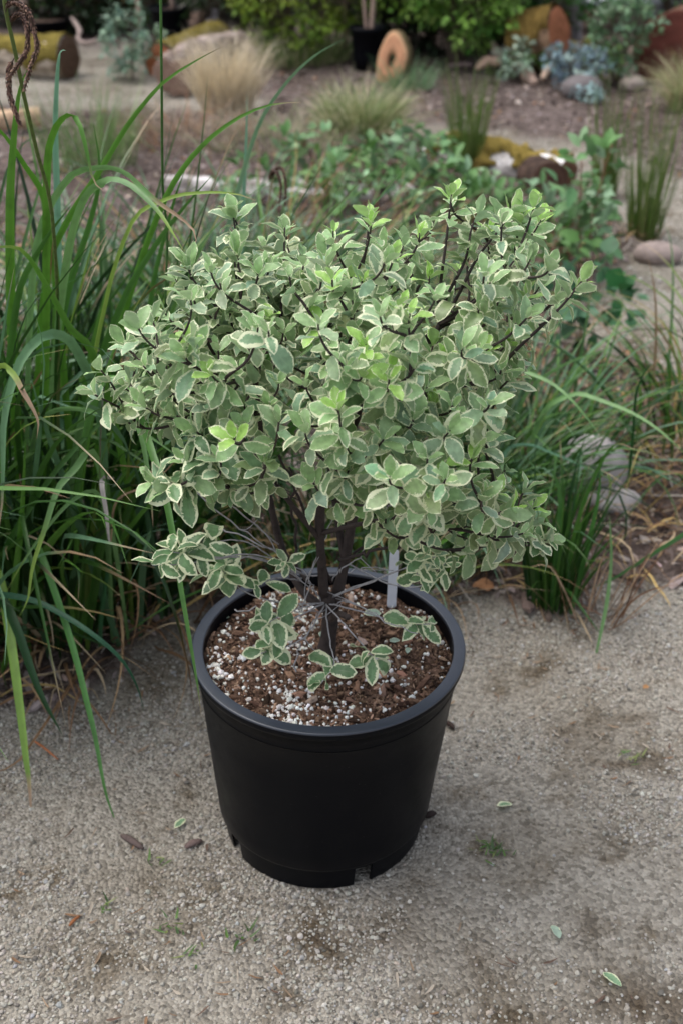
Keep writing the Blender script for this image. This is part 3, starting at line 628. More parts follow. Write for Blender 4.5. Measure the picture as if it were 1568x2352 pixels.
sprig('b', [(765, 1370, 1.465), (850, 1335, 1.44), (960, 1290, 1.40), (1005, 1275, 1.38)], 9, size=(.026, .034), face=(0.1, -.6, .7))
sprig('b', [(790, 1290, 1.49), (900, 1340, 1.46), (980, 1345, 1.45), (1030, 1300, 1.40)], 8, size=(.024, .032), face=(.2, -.6, .6))
sprig('b', [(765, 1370, 1.465), (860, 1330, 1.44), (940, 1300, 1.41), (975, 1325, 1.385)], 6, size=(.028, .036), face=(.1, -.6, .7))
sprig('c', [(745, 1385, 1.462), (640, 1385, 1.43), (560, 1360, 1.40), (505, 1310, 1.37)], 8, size=(.034, .052))
sprig('c', [(690, 1330, 1.50), (600, 1280, 1.44), (540, 1290, 1.40), (500, 1320, 1.37)], 5, size=(.03, .05))
sprig('c', [(700, 1320, 1.50), (600, 1270, 1.42), (500, 1280, 1.36), (395, 1265, 1.32)], 10, size=(.032, .044), face=(-.2, -.5, .8))
sprig('c', [(700, 1320, 1.50), (560, 1275, 1.40), (440, 1285, 1.34), (350, 1290, 1.31)], 5, size=(.028, .04), face=(-.3, -.5, .8))
sprig('c', [(690, 1335, 1.50), (660, 1310, 1.44), (645, 1295, 1.40)], 8, size=(.018, .03))
sprig('c', [(690, 1335, 1.50), (640, 1330, 1.43), (590, 1345, 1.39)], 5, size=(.028, .036))
sprig('c', [(680, 1320, 1.50), (560, 1240, 1.40), (470, 1245, 1.34), (450, 1275, 1.33)], 6, size=(.030, .042), face=(-.1, -.6, .7))
sprig('f', [(640, 1120, 1.42), (560, 1070, 1.36), (500, 1060, 1.31), (470, 1075, 1.30)], 6, size=(.034, .046), face=(-.1, -.5, .8))
sprig('f', [(620, 1090, 1.42), (520, 1020, 1.36), (440, 1000, 1.31)], 6, size=(.032, .044), face=(-.1, -.5, .8))
sprig('f', [(640, 1250, 1.52), (560, 1180, 1.40), (470, 1115, 1.33), (395, 1110, 1.28)], 7, size=(.038, .050), face=(-.2, -.6, .8))
sprig('e', [(950, 1180, 1.37), (1080, 1235, 1.36), (1200, 1245, 1.38), (1262, 1240, 1.40)], 6, size=(.028, .036), col=DK)
# leafless pale twigs crossing above the soil
for ow, path in (('c', [(500, 1200, 1.45), (600, 1255, 1.44), (700, 1340, 1.45), (748, 1388, 1.46)]), ('c', [(430, 1110, 1.42), (540, 1210, 1.42), (640, 1290, 1.44), (742, 1382, 1.46)]), ('a', [(540, 1395, 1.42), (640, 1375, 1.44), (748, 1388, 1.46)]),
                 ('a', [(690, 1540, 1.36), (715, 1470, 1.40), (750, 1400, 1.46)]), ('b', [(765, 1380, 1.47), (870, 1410, 1.40), (960, 1450, 1.37)]), ('b', [(770, 1330, 1.48), (830, 1240, 1.48), (900, 1130, 1.44)]), ('a', [(700, 1400, 1.45), (730, 1300, 1.47), (770, 1180, 1.50)]),
                 ('b', [(680, 1330, 1.52), (770, 1310, 1.54), (900, 1305, 1.56)]), ('d', [(720, 1340, 1.50), (690, 1240, 1.55), (670, 1080, 1.56)]), ('d', [(760, 1330, 1.50), (700, 1200, 1.50), (640, 1050, 1.46)]), ('e', [(780, 1280, 1.47), (900, 1240, 1.44), (1050, 1160, 1.42)]), ('d', [(795, 1290, 1.50), (860, 1180, 1.54), (930, 1020, 1.56)])):
    Q = spline(skel(path), 20); w9 = np.cumsum(rng.normal(0, .0030, (20, 3)), axis=0); Q = Q + w9-np.linspace(0, 1, 20)[:, None]*w9[-1]*.6
    for q_ in range(2):
        k_ = int(rng.integers(5, 15)); dr = norm(norm(Q[k_]-Q[k_+3])*rng.choice([-1, 1])+rng.normal(0, .6, 3)); wood[ow].add(*tube_arrays(spline([Q[k_], Q[k_]+dr*.02+rng.normal(0, .003, 3), Q[k_]+dr*.045+np.array([0, 0, .006])], 8), np.linspace(.0009, .0004, 8), 5), col=GY_ if ow in 'abc' else DK)
    wood[ow].add(*tube_arrays(Q, np.linspace(.0012, .0007, 20) if ow in 'abc' else np.linspace(.0028, .0018, 20), 6), col=GY_ if ow in 'abc' else DK)
for k_ in limbs:
    br = wood[k_].build('branch', M_bark, shrub)
    if leafs[k_].P: leafs[k_].buf(LT).build('foliage', M_var, br)
    if young[k_].P: young[k_].buf(LT[:3]+LT[5:7]).build('young_leaves', M_var, br)

# fallen leaves on the gravel and on the soil
def fallen(px, py, ang, sz, label, z=None, cream=.36, col=(.24, .40, .22)):
    P = G(px, py, 0 if z is None else z); zz = ground_z(P[0], P[1])+.004 if z is None else soil_z(P[0], P[1])+.005
    D = np.array([math.cos(ang), math.sin(ang), .02]); L_ = Leaves(); L_.put(np.array([P[0], P[1], zz])-D*sz*.5, D, np.array([rng.normal(0, .12), rng.normal(0, .12)-.1, 1]), sz, np.r_[np.array(col), cream])
    o = L_.buf([leaf_T(.35, .2, .1, int(px), peak=.55)]); V_ = np.concatenate(o.V); mn = V_[:, 2].min(); 
    for v in o.V: v[:, 2] += zz-mn
    e = o.build('fallen_leaf', M_var); c_ = np.array([P[0], P[1], zz]); 
    for v in e.data.vertices: v.co.x -= c_[0]; v.co.y -= c_[1]; v.co.z -= c_[2]
    e.location = tuple(c_); return tag(e, label, 'leaf', 'fallen shrub leaves')
fallen(415, 1897, R(60), .031, 'fallen green leaf with cream edge on the gravel left of the pot')
fallen(1157, 1853, R(20), .030, 'small round fallen leaf with yellow rim on the gravel right of the pot', cream=.45)
fallen(1275, 2148, R(100), .030, 'pale upturned fallen leaf on the gravel, near the lower right of the picture', cream=.05, col=(.40, .52, .40))
fallen(1403, 2255, R(125), .036, 'fallen green leaf nearest the bottom right corner of the gravel', cream=.25)
fallen(855, 1502-85, R(10), .030, 'pale fallen leaf lying on the potting soil right of the trunk', z=.356, cream=.05, col=(.40, .52, .40))
fallen(936, 1495, R(80), .020, 'tiny pale leaf on the potting soil near the right rim', z=.356, cream=.05, col=(.40, .52, .40))
fallen(905, 1470, R(20), .020, 'small pale leaf on the soil between the two right hand sprigs', z=.356, cream=.05, col=(.40, .52, .40))
fallen(515, 1410, R(10), .018, 'small pale leaf on the soil against the back left rim of the pot', z=.356, cream=.05, col=(.40, .52, .40))
fallen(742, 1450, R(80), .024, 'pale leaf propped against the foot of the trunk in the pot', z=.356, cream=.05, col=(.40, .52, .40))

# ------------------------------------------------------------ grasses
WK = 1.35
def ribbon(b, Q, wid, side, col0, col1=None, tipat=.82, keel=.22, taper=2.2, base_w=.55):
    """a V-folded blade along Q; colour col0, turning to col1 towards the tip"""
    n = len(Q); s_ = np.linspace(0, 1, n); T = norm(np.gradient(Q, axis=0))
    sd = norm(np.cross(T, side) if side.ndim == 2 or True else side)
    nr = norm(np.cross(sd, T)); nr = nr*np.sign(nr[:, 2:3]+1e-6) if abs(nr[:, 2]).mean() > .05 else nr
    w_ = wid*.5*WK*np.minimum(base_w+(1-base_w)*s_*4, 1)*np.clip(1-s_**taper, .02, 1)
    L_ = Q+sd*w_[:, None]+nr*(w_*keel)[:, None]*2; M_ = Q; R_ = Q-sd*w_[:, None]+nr*(w_*keel)[:, None]*2
    V = np.stack([L_, M_, R_], 1).reshape(-1, 3); i = np.arange(n-1)[:, None]*3
    F = np.concatenate([np.hstack([i, i+1, i+4, i+3]), np.hstack([i+1, i+2, i+5, i+4])])
    c0 = np.array(col0); c1 = c0 if col1 is None else np.array(col1)
    f = np.clip((s_-tipat)/.06, 0, 1)[:, None]; c = c0*(1-f)+c1*f
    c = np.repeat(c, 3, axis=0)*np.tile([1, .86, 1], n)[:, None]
    b.add(V, F, np.c_[c, np.ones(len(c))], np.stack([np.tile([0, .5, 1], n), np.repeat(s_, 3)], 1))
def arc(base, az, L, lean, droop, n=13, kpow=1.6, kink=None):
    s_ = np.linspace(0, 1, n); ang = lean + droop*s_**kpow
    if kink is not None: ang = ang + kink[1]*(1/(1+np.exp(-(s_-kink[0])*40)))
    ds = L/(n-1); h = np.r_[0, np.cumsum(np.sin((ang[:-1]+ang[1:])/2))]*ds; z = np.r_[0, np.cumsum(np.cos((ang[:-1]+ang[1:])/2))]*ds
    azs = az + rng.normal(0, .25)*s_**2
    return np.stack([base[0]+h*np.cos(azs), base[1]+h*np.sin(azs), np.maximum(base[2]+z, .004 + 0*z)], 1)
GREENS = [(.026, .078, .012), (.042, .12, .018), (.08, .19, .03), (.08, .17, .08), (.12, .23, .13), (.014, .042, .01), (.16, .25, .045)]
DRYS = [(.30, .20, .11), (.22, .13, .07), (.40, .31, .20), (.14, .08, .045), (.42, .30, .12)]
def clump(b, cx, cy, rx, ry, N, Lr, wr, lean=(.05, .6), droop=(.2, 1.9), cols=GREENS, wts=None, tipc=DRYS, azr=None, keel=.22, zb=None, tipp=.5, outw=1.0, n=13):
    for _ in range(N):
        a = rng.uniform(0, 2*math.pi); r_ = math.sqrt(rng.uniform()); x = cx+rx*r_*math.cos(a); y = cy+ry*r_*math.sin(a)
        az = (a + rng.normal(0, .7)) if azr is None else rng.uniform(*azr)
        Q = arc((x, y, ground_z(x, y)-.005), az, rng.uniform(*Lr), rng.uniform(*lean)*(.3+.7*r_*outw), rng.uniform(*droop), n, kpow=rng.uniform(1.2, 2.6), kink=(rng.uniform(.4, .8), rng.uniform(.5, 1.6)) if rng.uniform() < .08 else None)
        c = np.array(cols[rng.choice(len(cols), p=None if wts is None else np.array(wts)/np.sum(wts))])*rng.uniform(.75, 1.25)
        t = np.array(tipc[rng.integers(len(tipc))]) if rng.uniform() < tipp else c*1.1
        sd = norm(np.array([math.cos(az), math.sin(az), .02+rng.normal(0, .35)])*.35 + rng.normal(0, .3, 3)+np.array([0, 0, .9]))
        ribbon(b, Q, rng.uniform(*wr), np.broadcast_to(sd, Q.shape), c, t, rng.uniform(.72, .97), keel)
def keyed(b, pts, wid, col, tip=None, tipat=.85, n=26, tilt=None, keel=.2, taper=3):
    Q = spline(np.array([Y(*p) for p in pts]), n)
    vw = norm(Q-np.array([0, 0, CAM_Z])); t_ = norm(rng.normal(0, 1, 3))*.45 if tilt is None else np.array(tilt)
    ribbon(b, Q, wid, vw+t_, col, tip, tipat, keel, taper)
BR, MD, DKG, GL, YG = (.085, .22, .025), (.06, .165, .028), (.022, .07, .02), (.17, .34, .22), (.22, .34, .06)
TAN, BRN, LT_ = (.38, .26, .17), (.16, .085, .05), (.15, .29, .10)

# big pendulous sedge, left
sedge = thing('sedge_clump', (-.62, 2.15, 0), 'tall dark green drooping sedge clump filling the left edge, taller than the potted shrub', 'sedge')
lb = Buf()
for pts, wd, c, tp, ta in [
 ([(60,1300,2.05),(85,900,1.98),(110,620,1.92),(165,490,1.88),(225,400,1.85),(295,285,1.82),(370,195,1.78),(450,140,1.75),(510,108,1.73)], .0085, BR, BRN, .93),
 ([(200,1300,2.05),(240,900,1.98),(310,640,1.92),(375,465,1.86),(425,380,1.83),(475,325,1.80),(550,270,1.77),(625,240,1.74),(695,235,1.72)], .0085, BR, TAN, .92),
 ([(150,1300,2.2),(140,900,2.12),(132,490,2.05),(127,300,2.0),(133,150,1.93),(141,118,1.9),(152,116,1.87)], .0105, GL, BR, .98),
 ([(100,1250,2.0),(108,800,1.9),(110,400,1.8),(125,305,1.76),(155,267,1.73),(180,280,1.7),(200,350,1.68),(215,415,1.67),(240,440,1.66)], .0105, BR, TAN, .90),
 ([(190,1320,2.0),(150,900,1.95),(110,490,1.9),(50,370,1.85),(0,300,1.8),(-70,250,1.75)], .010, BR, BR, 1),
 ([(60,1320,1.95),(30,800,1.88),(24,490,1.82),(30,350,1.8),(45,210,1.77),(66,155,1.75)], .0125, BR, BR, 1),
 ([(480,1250,2.5),(540,800,2.5),(560,470,2.5),(567,300,2.5),(568,215,2.5)], .009, GL, GL, 1),
 ([(350,1250,2.4),(440,800,2.4),(530,500,2.45),(590,300,2.45),(650,200,2.4),(720,130,2.35),(790,90,2.3)], .008, (.16,.28,.15), GL, 1),
 ([(60,1100,1.9),(80,600,1.85),(150,420,1.8),(240,387,1.72),(300,407,1.67),(350,452,1.64),(390,482,1.62),(425,507,1.6),(452,542,1.58),(440,577,1.57)], .009, LT_, TAN, .72),
 ([(110,1000,1.95),(150,640,1.88),(190,470,1.8),(245,417,1.74),(300,427,1.69),(360,482,1.65),(395,532,1.62),(422,575,1.6)], .0115, LT_, YG, .8),
 ([(180,1150,1.95),(220,800,1.9),(300,520,1.85),(385,457,1.8),(475,442,1.76),(550,447,1.72),(590,462,1.7)], .006, YG, TAN, .9),
 ([(330,1300,2.0),(260,950,1.9),(210,802,1.85),(165,757,1.82),(120,677,1.8),(55,577,1.75),(0,567,1.72),(-50,575,1.7)], .010, BR, YG, .8),
 ([(250,1300,1.95),(230,950,1.85),(180,812,1.78),(145,772,1.75),(100,772,1.72),(55,817,1.69),(30,877,1.67),(10,967,1.64),(8,1057,1.62),(5,1160,1.6),(-5,1230,1.58)], .0125, (.13,.26,.12), TAN, .88),
 ([(-160,1100,1.7),(-80,900,1.66),(0,842,1.62),(30,857,1.6),(55,902,1.58),(70,927,1.57),(88,967,1.56),(85,1007,1.55)], .0085, YG, TAN, .62),
 ([(60,1200,1.95),(80,1000,1.85),(120,947,1.8),(200,942,1.72),(280,962,1.68),(370,1020,1.64),(440,1072,1.62)], .007, LT_, LT_, 1),
 ([(150,1280,1.95),(180,1000,1.88),(235,880,1.8),(280,890,1.72),(325,1002,1.64),(342,1100,1.61),(349,1160,1.6),(352,1210,1.59)], .0095, LT_, TAN, .9),
 ([(160,1290,1.9),(200,980,1.8),(250,870,1.72),(300,910,1.62),(350,1040,1.52),(390,1186,1.43),(410,1316,1.39),(435,1461,1.36),(455,1580,1.35),(462,1640,1.345)], .0095, (.10,.24,.055), TAN, .93),
 ([(-120,1450,1.8),(-60,1370,1.75),(0,1366,1.7),(80,1381,1.66),(150,1416,1.63),(225,1466,1.6),(280,1516,1.59),(315,1576,1.585),(332,1636,1.58)], .0085, (.035,.115,.06), DKG, 1),
 ([(-20,1290,1.8),(0,1320,1.75),(15,1397,1.7),(35,1531,1.62),(50,1650,1.57),(60,1737,1.54),(68,1800,1.52),(74,1900,1.49)], .0125, (.20,.34,.06), TAN, .80),
 ([(60,1240,1.9),(80,1250,1.8),(102,1291,1.72),(165,1476,1.62),(200,1611,1.56),(220,1696,1.53),(245,1827,1.49),(280,1920,1.47)], .009, (.08,.22,.05), MD, 1),
 ([(-40,1340,1.8),(0,1370,1.72),(35,1436,1.66),(90,1586,1.60),(145,1690,1.575)], .0135, DKG, DKG, 1),
 ([(300,1500,1.95),(260,1230,1.8),(220,1130,1.72),(165,1150,1.69),(110,1210,1.67),(50,1296,1.65),(15,1361,1.64)], .0065, LT_, YG, .85),
 ([(260,1500,1.95),(240,1150,1.8),(210,1036,1.72),(170,1081,1.7),(135,1121,1.67),(105,1211,1.65),(75,1306,1.63),(65,1376,1.62),(45,1416,1.61)], .0095, LT_, YG, .7),
 ([(60,1450,2.0),(90,1100,2.0),(150,700,2.0),(205,520,2.0),(230,400,1.98),(215,280,1.96)], .011, MD, MD, 1),
 ([(120,1450,2.0),(180,1000,1.95),(280,700,1.9),(360,560,1.87),(420,480,1.85),(490,400,1.82)], .010, MD, BR, 1),
 ([(330,1400,2.1),(330,1000,2.1),(345,700,2.08),(395,480,2.05),(430,377,2.0)], .009, MD, MD, 1),
 ([(20,1450,1.9),(10,1100,1.88),(40,700,1.85),(100,560,1.83),(165,470,1.8)], .012, MD, MD, 1),
 ([(150,1500,2.0),(230,1250,1.9),(300,1100,1.85),(390,1020,1.8),(450,1010,1.78)], .008, BR, YG, .9),
 ([(0,1560,1.85),(20,1500,1.8),(28,1410,1.76),(50,1200,1.74),(60,1000,1.72)], .011, BR, BR, 1),
 ([(240,1600,1.95),(230,1450,1.9),(255,1250,1.85),(255,1160,1.82)], .008, (.05,.15,.06), MD, 1),
]: keyed(lb, pts, wd, c, tp, ta)
clump(lb, -.66, 2.12, .34, .26, 480, (.45, 1.1), (.008, .0135), (.03, .4), (.2, 1.8), wts=[5, 5, 3, 2, 1.5, 4, .6], tipp=.35)
clump(lb, -.90, 1.95, .22, .26, 300, (.5, 1.1), (.008, .0135), (.05, .5), (.3, 2.0), wts=[5, 5, 3, 2, 1, 4, .6], tipp=.35)
clump(lb, -.45, 2.25, .22, .2, 170, (.35, .85), (.006, .011), (.05, .5), (.3, 2.0), wts=[5, 5, 3, 2, 1, 4, .6], tipp=.35)
lb.build('leaf_blades', M_blade, sedge)
db = Buf()
clump(db, -.62, 2.14, .40, .28, 250, (.15, .5), (.003, .007), (.4, 1.4), (.5, 1.9), cols=DRYS, wts=[3, 4, 2, 4, .7], tipp=0)
keyed(db, [(262,1100,1.8),(235,1105,1.72),(245,1180,1.7),(252,1245,1.69),(258,1252,1.69)], .0065, (.42,.38,.36), None)
keyed(db, [(255,1245,1.8),(270,1150,1.75),(350,1110,1.72),(420,1040,1.7)], .003, TAN, None)
db.build('dead_blades', M_dry, sedge)
def catkin(parent, pts, r0=.0042):
    Q = spline(np.array([Y(*p) for p in pts]), 40); b = Buf(); s_ = np.linspace(0, 1, 40)
    rr_ = r0*np.clip(np.sin(math.pi*np.clip(s_*.93+.07, 0, 1))**.35, .12, 1)*np.where(s_ < .12, .35, 1)
    b.add(*tube_arrays(Q, rr_*.62, 7), col=(.05, .028, .02, 1))
    T = norm(np.gradient(Q, axis=0)); N = 420; k = rng.integers(5, 39, N); a = rng.uniform(0, 6.28, N)
    ref = norm(np.cross(T[k], [0.3, .8, .2])); r2 = np.cross(T[k], ref); rd = ref*np.cos(a)[:, None]+r2*np.sin(a)[:, None]
    M = frames(T[k]*.8+rd*.6, rd)*rng.uniform(.7, 1.2, N)[:, None, None]*.0042
    b.inst(leaf_small, M, Q[k]+rd*(rr_[k]*.6)[:, None], pal(N, [(.13, .07, .05), (.08, .04, .03), (.2, .12, .08)]))
    b.build('catkin', M_stem, parent)
def small_leaf(nl=3, wid=.5, fold=.25, droop=.5):
    V = []; U = []
    for a in range(nl+1):
        v = a/nl; hw = wid*.5*math.sin(math.pi*(.04+.93*v**.85)); 
        for u in (-1, 0, 1): V.append((u*hw, v, fold*abs(u)*hw*1.5-droop*.5*v*v)); U.append((1-abs(u), v))
    F = [(a*3+b_, a*3+b_+1, a*3+b_+4, a*3+b_+3) for a in range(nl) for b_ in (0, 1)]
    return np.array(V), np.array(F), np.array(U)
leaf_small = small_leaf(2)
def flower_stem(parent, pts, r0, r1, c0, catkins=()):
    Q = spline(np.array([Y(*p) for p in pts]), 24); c0 = np.array(c0)
    o = Buf().add(*tube_arrays(Q, np.linspace(r0, r1, 24), 7), col=np.r_[c0, 1]).build('flower_stem', M_stem, parent)
    for c_ in catkins: catkin(o, c_)
    return o
flower_stem(sedge, [(130, 1250, 2.0), (135, 800, 1.9), (120, 490, 1.75), (85, 345, 1.68), (55, 215, 1.62), (35, 115, 1.58), (15, 30, 1.55), (8, -30, 1.54)], .0032, .0026, (.09, .12, .035),
    [[(12, 30, 1.55), (20, 12, 1.53), (45, 8, 1.52), (66, 28, 1.51), (80, 75, 1.51), (86, 110, 1.51), (72, 150, 1.51), (55, 212, 1.51)], [(28, 60, 1.56), (30, 42, 1.54), (48, 32, 1.53), (62, 60, 1.52), (64, 110, 1.52), (45, 145, 1.52), (18, 182, 1.52)],
     [(35, 130, 1.6), (22, 160, 1.6), (24, 220, 1.6), (48, 290, 1.6)]])
flower_stem(sedge, [(330, 1250, 2.1), (368, 900, 2.05), (385, 560, 2.0), (375, 440, 1.95), (372, 200, 1.85), (369, -60, 1.8)], .0024, .0020, (.05, .12, .03))
flower_stem(sedge, [(560, 900, 2.5), (590, 650, 2.55), (615, 480, 2.6), (628, 400, 2.62)], .002, .0016, (.16, .14, .06),
    [[(620, 430, 2.6), (632, 392, 2.6), (648, 388, 2.58), (656, 420, 2.57), (655, 475, 2.57)], [(618, 430, 2.6), (622, 400, 2.6), (636, 396, 2.58), (645, 430, 2.57), (640, 490, 2.57)]])

# finer sedge tuft right of the pot
rs = thing('grass_clump', (.47, 2.55, 0), 'bright green fine leaved sedge arching to the right behind the potted shrub', 'grass')
rb = Buf()
for pts, wd, c, tp, ta in [
 ([(1100,1150,2.4),(1130,900,2.25),(1179,852,2.2),(1223,861,2.17),(1269,883,2.14),(1315,923,2.1),(1356,972,2.08),(1386,1012,2.06)], .0072, LT_, TAN, .93),
 ([(1180,1200,2.5),(1240,960,2.4),(1315,907,2.35),(1377,920,2.3),(1454,951,2.25),(1516,991,2.2),(1580,1050,2.15)], .009, LT_, LT_, 1),
 ([(1140,1150,2.4),(1160,1040,2.3),(1207,1022,2.25),(1269,1040,2.2),(1331,1068,2.16),(1362,1090,2.15)], .006, GL, LT_, 1),
 ([(1290,1400,2.06),(1315,1240,2.08),(1337,1164,2.08),(1362,1099,2.06),(1393,1040,2.04),(1420,1019,2.03),(1460,1034,2.01)], .0065, MD, TAN, .86),
 ([(1640,1180,2.0),(1568,1229,2.03),(1485,1281,2.08),(1408,1328,2.11),(1346,1355,2.13)], .007, (.08,.22,.07), BR, 1),
 ([(1262,1415,2.06),(1276,1260,2.06),(1284,1140,2.06),(1270,1090,2.05),(1257,1070,2.05)], .010, (.05,.15,.03), BRN, .97),
 ([(1080,1270,2.3),(1090,1281,2.28),(1161,1324,2.2),(1226,1380,2.1)], .009, (.10,.24,.07), LT_, 1),
 ([(1440,1120,2.3),(1451,1000,2.3),(1460,900,2.28),(1485,845,2.26),(1500,838,2.25)], .006, DKG, MD, 1),
 ([(1368,1500,1.9),(1392,1380,1.95),(1402,1280,1.98),(1398,1180,2.0)], .006, LT_, LT_, 1),
 ([(1310,1410,2.04),(1350,1250,2.04),(1372,1150,2.05),(1378,1060,2.05)], .008, (.05,.15,.03), BR, 1),
 ([(1320,1180,2.6),(1380,1090,2.5),(1480,1075,2.4),(1568,1120,2.3)], .007, GL, GL, 1),
 ([(1160,1100,2.6),(1200,920,2.6),(1290,840,2.55),(1430,790,2.5)], .007, LT_, GL, 1),
]: keyed(rb, pts, wd, c, tp, ta)
clump(rb, .42, 2.62, .2, .16, 300, (.25, .62), (.0045, .008), (.25, .9), (.9, 2.3), wts=[3, 5, 5, 5, 4, 2, 1], tipp=.3)
clump(rb, .26, 2.35, .16, .14, 260, (.22, .48), (.004, .007), (.2, .8), (.7, 2.1), wts=[4, 5, 3, 2, 2, 4, 1], tipp=.3)
rb.build('leaf_blades', M_blade, rs)
db = Buf(); clump(db, .5, 2.6, .32, .25, 120, (.15, .55), (.002, .005), (.5, 1.5), (.4, 1.8), cols=DRYS, tipp=0); db.build('dead_blades', M_dry, rs)
ft = thing('grass_clump', (.457, 2.06, 0), 'small upright grass tuft rooted at the gravel edge right of the black pot', 'grass')
fb = Buf(); clump(fb, .445, 2.09, .05, .035, 90, (.16, .42), (.005, .009), (.03, .35), (.0, .7), cols=GREENS[:3]+[DKG], tipp=.2)
fb.build('leaf_blades', M_blade, ft)
fd = Buf(); clump(fd, .52, 2.05, .07, .05, 34, (.1, .3), (.002, .004), (.2, 1.0), (.0, .8), cols=[BRN, (.12, .07, .05), TAN], tipp=0); fd.build('dead_blades', M_dry, ft)
er = thing('grass_clump', (1.0, 2.75, 0), 'loose green and straw coloured grass tuft at the far right edge', 'grass')
eb = Buf(); clump(eb, .98, 2.75, .22, .22, 170, (.25, .7), (.004, .008), (.1, .8), (.6, 2.0), cols=GREENS+[(.34, .27, .08), (.3, .2, .12)], tipp=.5); eb.build('leaf_blades', M_blade, er)
bt = thing('grass_clump', (.02, 2.25, 0), 'shaded low grass tuft directly behind the black pot', 'grass')
eb = Buf(); clump(eb, -.02, 2.2, .3, .13, 260, (.18, .48), (.004, .008), (.1, .8), (.5, 1.9), cols=GREENS, tipp=.4); clump(eb, 0, 2.18, .35, .13, 100, (.1, .4), (.003, .006), (.5, 1.4), (.5, 1.6), cols=DRYS, tipp=0); eb.build('leaf_blades', M_blade, bt)
ml = thing('grass_clump', (-.5, 3.3, 0), 'blue green sedge tuft behind the tall sedge, beside the white lichened log', 'grass')
eb = Buf(); clump(eb, -.35, 3.35, .55, .4, 560, (.35, .8), (.006, .010), (.3, 1.0), (.8, 2.0), cols=GREENS, wts=[1, 2, 3, 5, 6, 1, 1], tipp=.35); clump(eb, -.1, 3.9, .45, .3, 260, (.25, .5), (.005, .009), (.4, 1.1), (.8, 2.0), cols=GREENS, wts=[1, 2, 3, 5, 5, 1, 1], tipp=.35); eb.build('leaf_blades', M_blade, ml)
eb = Buf(); clump(eb, -.4, 3.6, .7, .6, 420, (.2, .7), (.003, .006), (.5, 1.4), (.3, 1.6), cols=DRYS, tipp=0); eb.build('dead_blades', M_dry, ml)

# thatch of dead blades on the beds
th = Buf(); pts_ = samp(9000, -1.9, 1.6, 1.5, 4.6, lambda P: bed(P) & (fbm(P[:, 0]*2.5, P[:, 1]*2.5, 91) > .42))[:2600]
for x, y in pts_:
    L = rng.uniform(.04, .22); a = rng.uniform(0, 6.28); bnd = rng.normal(0, .8); s_ = np.linspace(0, 1, 6)
    xx = x+L*np.cumsum(np.cos(a+bnd*s_))/6; yy = y+L*np.cumsum(np.sin(a+bnd*s_))/6
    Q = np.stack([xx, yy, ground_z(xx, yy)+.008+rng.uniform(0, .03)*np.sin(s_*math.pi)], 1)
    c = np.array(DRYS[rng.integers(len(DRYS))] if rng.uniform() < .8 else (.36, .32, .28))*rng.uniform(.7, 1.2)
    ribbon(th, Q, rng.uniform(.002, .0055), np.broadcast_to(norm(np.array([0, 0, 1.])+rng.normal(0, .3, 3)), Q.shape), c)
tag(th.build('dead_grass', M_dry), 'thatch of dry brown blades strewn over the planting beds', 'dead grass', kind='stuff')
# small weeds and debris in the gravel
wd_ = Buf()
for px, py, N in ((1120, 1950, 26), (555, 2155, 9), (445, 2200, 7), (385, 2135, 12), (1450, 1745, 14), (240, 2090, 6), (350, 1990, 6), (1200, 1640, 0)):
    P = G(px, py)
    for _ in range(N):
        x, y = P[0]+rng.normal(0, .012), P[1]+rng.normal(0, .010); Q = arc((x, y, ground_z(x, y)), rng.uniform(0, 6.28), rng.uniform(.01, .03), rng.uniform(.5, 1.2), rng.uniform(0, .8), 6)
        ribbon(wd_, Q, rng.uniform(.0018, .004), np.broadcast_to(np.array([0, 0, 1.])+rng.normal(0, .3, 3), Q.shape), np.array([(.10, .19, .04), (.2, .24, .08), (.07, .13, .04)][rng.integers(3)]))
tag(wd_.build('seedling_weeds', M_blade), 'tiny green weed seedlings sprouting in the gravel', 'weeds', kind='stuff')
def bit(name, p0, p1, wd, col, label, cat, z=.004):
    A_, B_ = G(*p0), G(*p1); n = 6; s_ = np.linspace(0, 1, n)[:, None]; Q = A_+(B_-A_)*s_ + np.array([0, 0, 1.])*np.sin(s_*3.1)*.003; Q[:, 2] += ground_z(Q[:, 0], Q[:, 1])+z
    b = Buf().add(*tube_arrays(Q, wd*np.array([.5, .9, 1, .95, .8, .4]), 6), col=(*col, 1)); o = b.build(name, M_chip); c_ = Q[2].copy()
    for v in o.data.vertices: v.co.x -= c_[0]; v.co.y -= c_[1]; v.co.z -= c_[2]
    o.location = tuple(c_); return tag(o, label, cat)
bit('twig', (77, 1706), (135, 1750), .0022, (.34, .13, .06), 'orange brown twig on the gravel under the yellow green sedge blade', 'twig')
bit('bark_piece', (1022, 1660), (1042, 1678), .005, (.05, .035, .03), 'dark bark piece on the gravel close to the right side of the pot', 'bark')
bit('bark_piece', (280, 1922), (330, 1952), .006, (.10, .075, .068), 'dull purple brown bark piece on the gravel at the tip of the long green blade', 'bark')
bit('bark_piece', (425, 1950), (465, 1935), .006, (.14, .10, .09), 'flat pale brown bark piece next to the fallen green leaf left of the pot', 'bark')
bit('bark_piece', (160, 2130), (185, 2108), .003, (.22, .09, .04), 'small rusty bark sliver on the gravel at lower left', 'bark')
bit('bark_piece', (975, 1880), (1000, 1872), .006, (.03, .022, .02), 'black bark piece half under the right foot of the pot', 'bark')
def dry_leaf(px, py, ang, sz, col, label):
    P = G(px, py); z = ground_z(P[0], P[1])+.02; L_ = Leaves(); D = np.array([math.cos(ang), math.sin(ang), .05]); L_.put(P*0-D*sz*.5, D, np.array([.2, -.2, 1]), sz, np.r_[np.array(col), 0])
    o = L_.buf([leaf_T(.6, .4, .3, int(px), peak=.45)]).build('dry_leaf', M_dry); o.location = (float(P[0]), float(P[1]), float(z)); return tag(o, label, 'dry leaf')
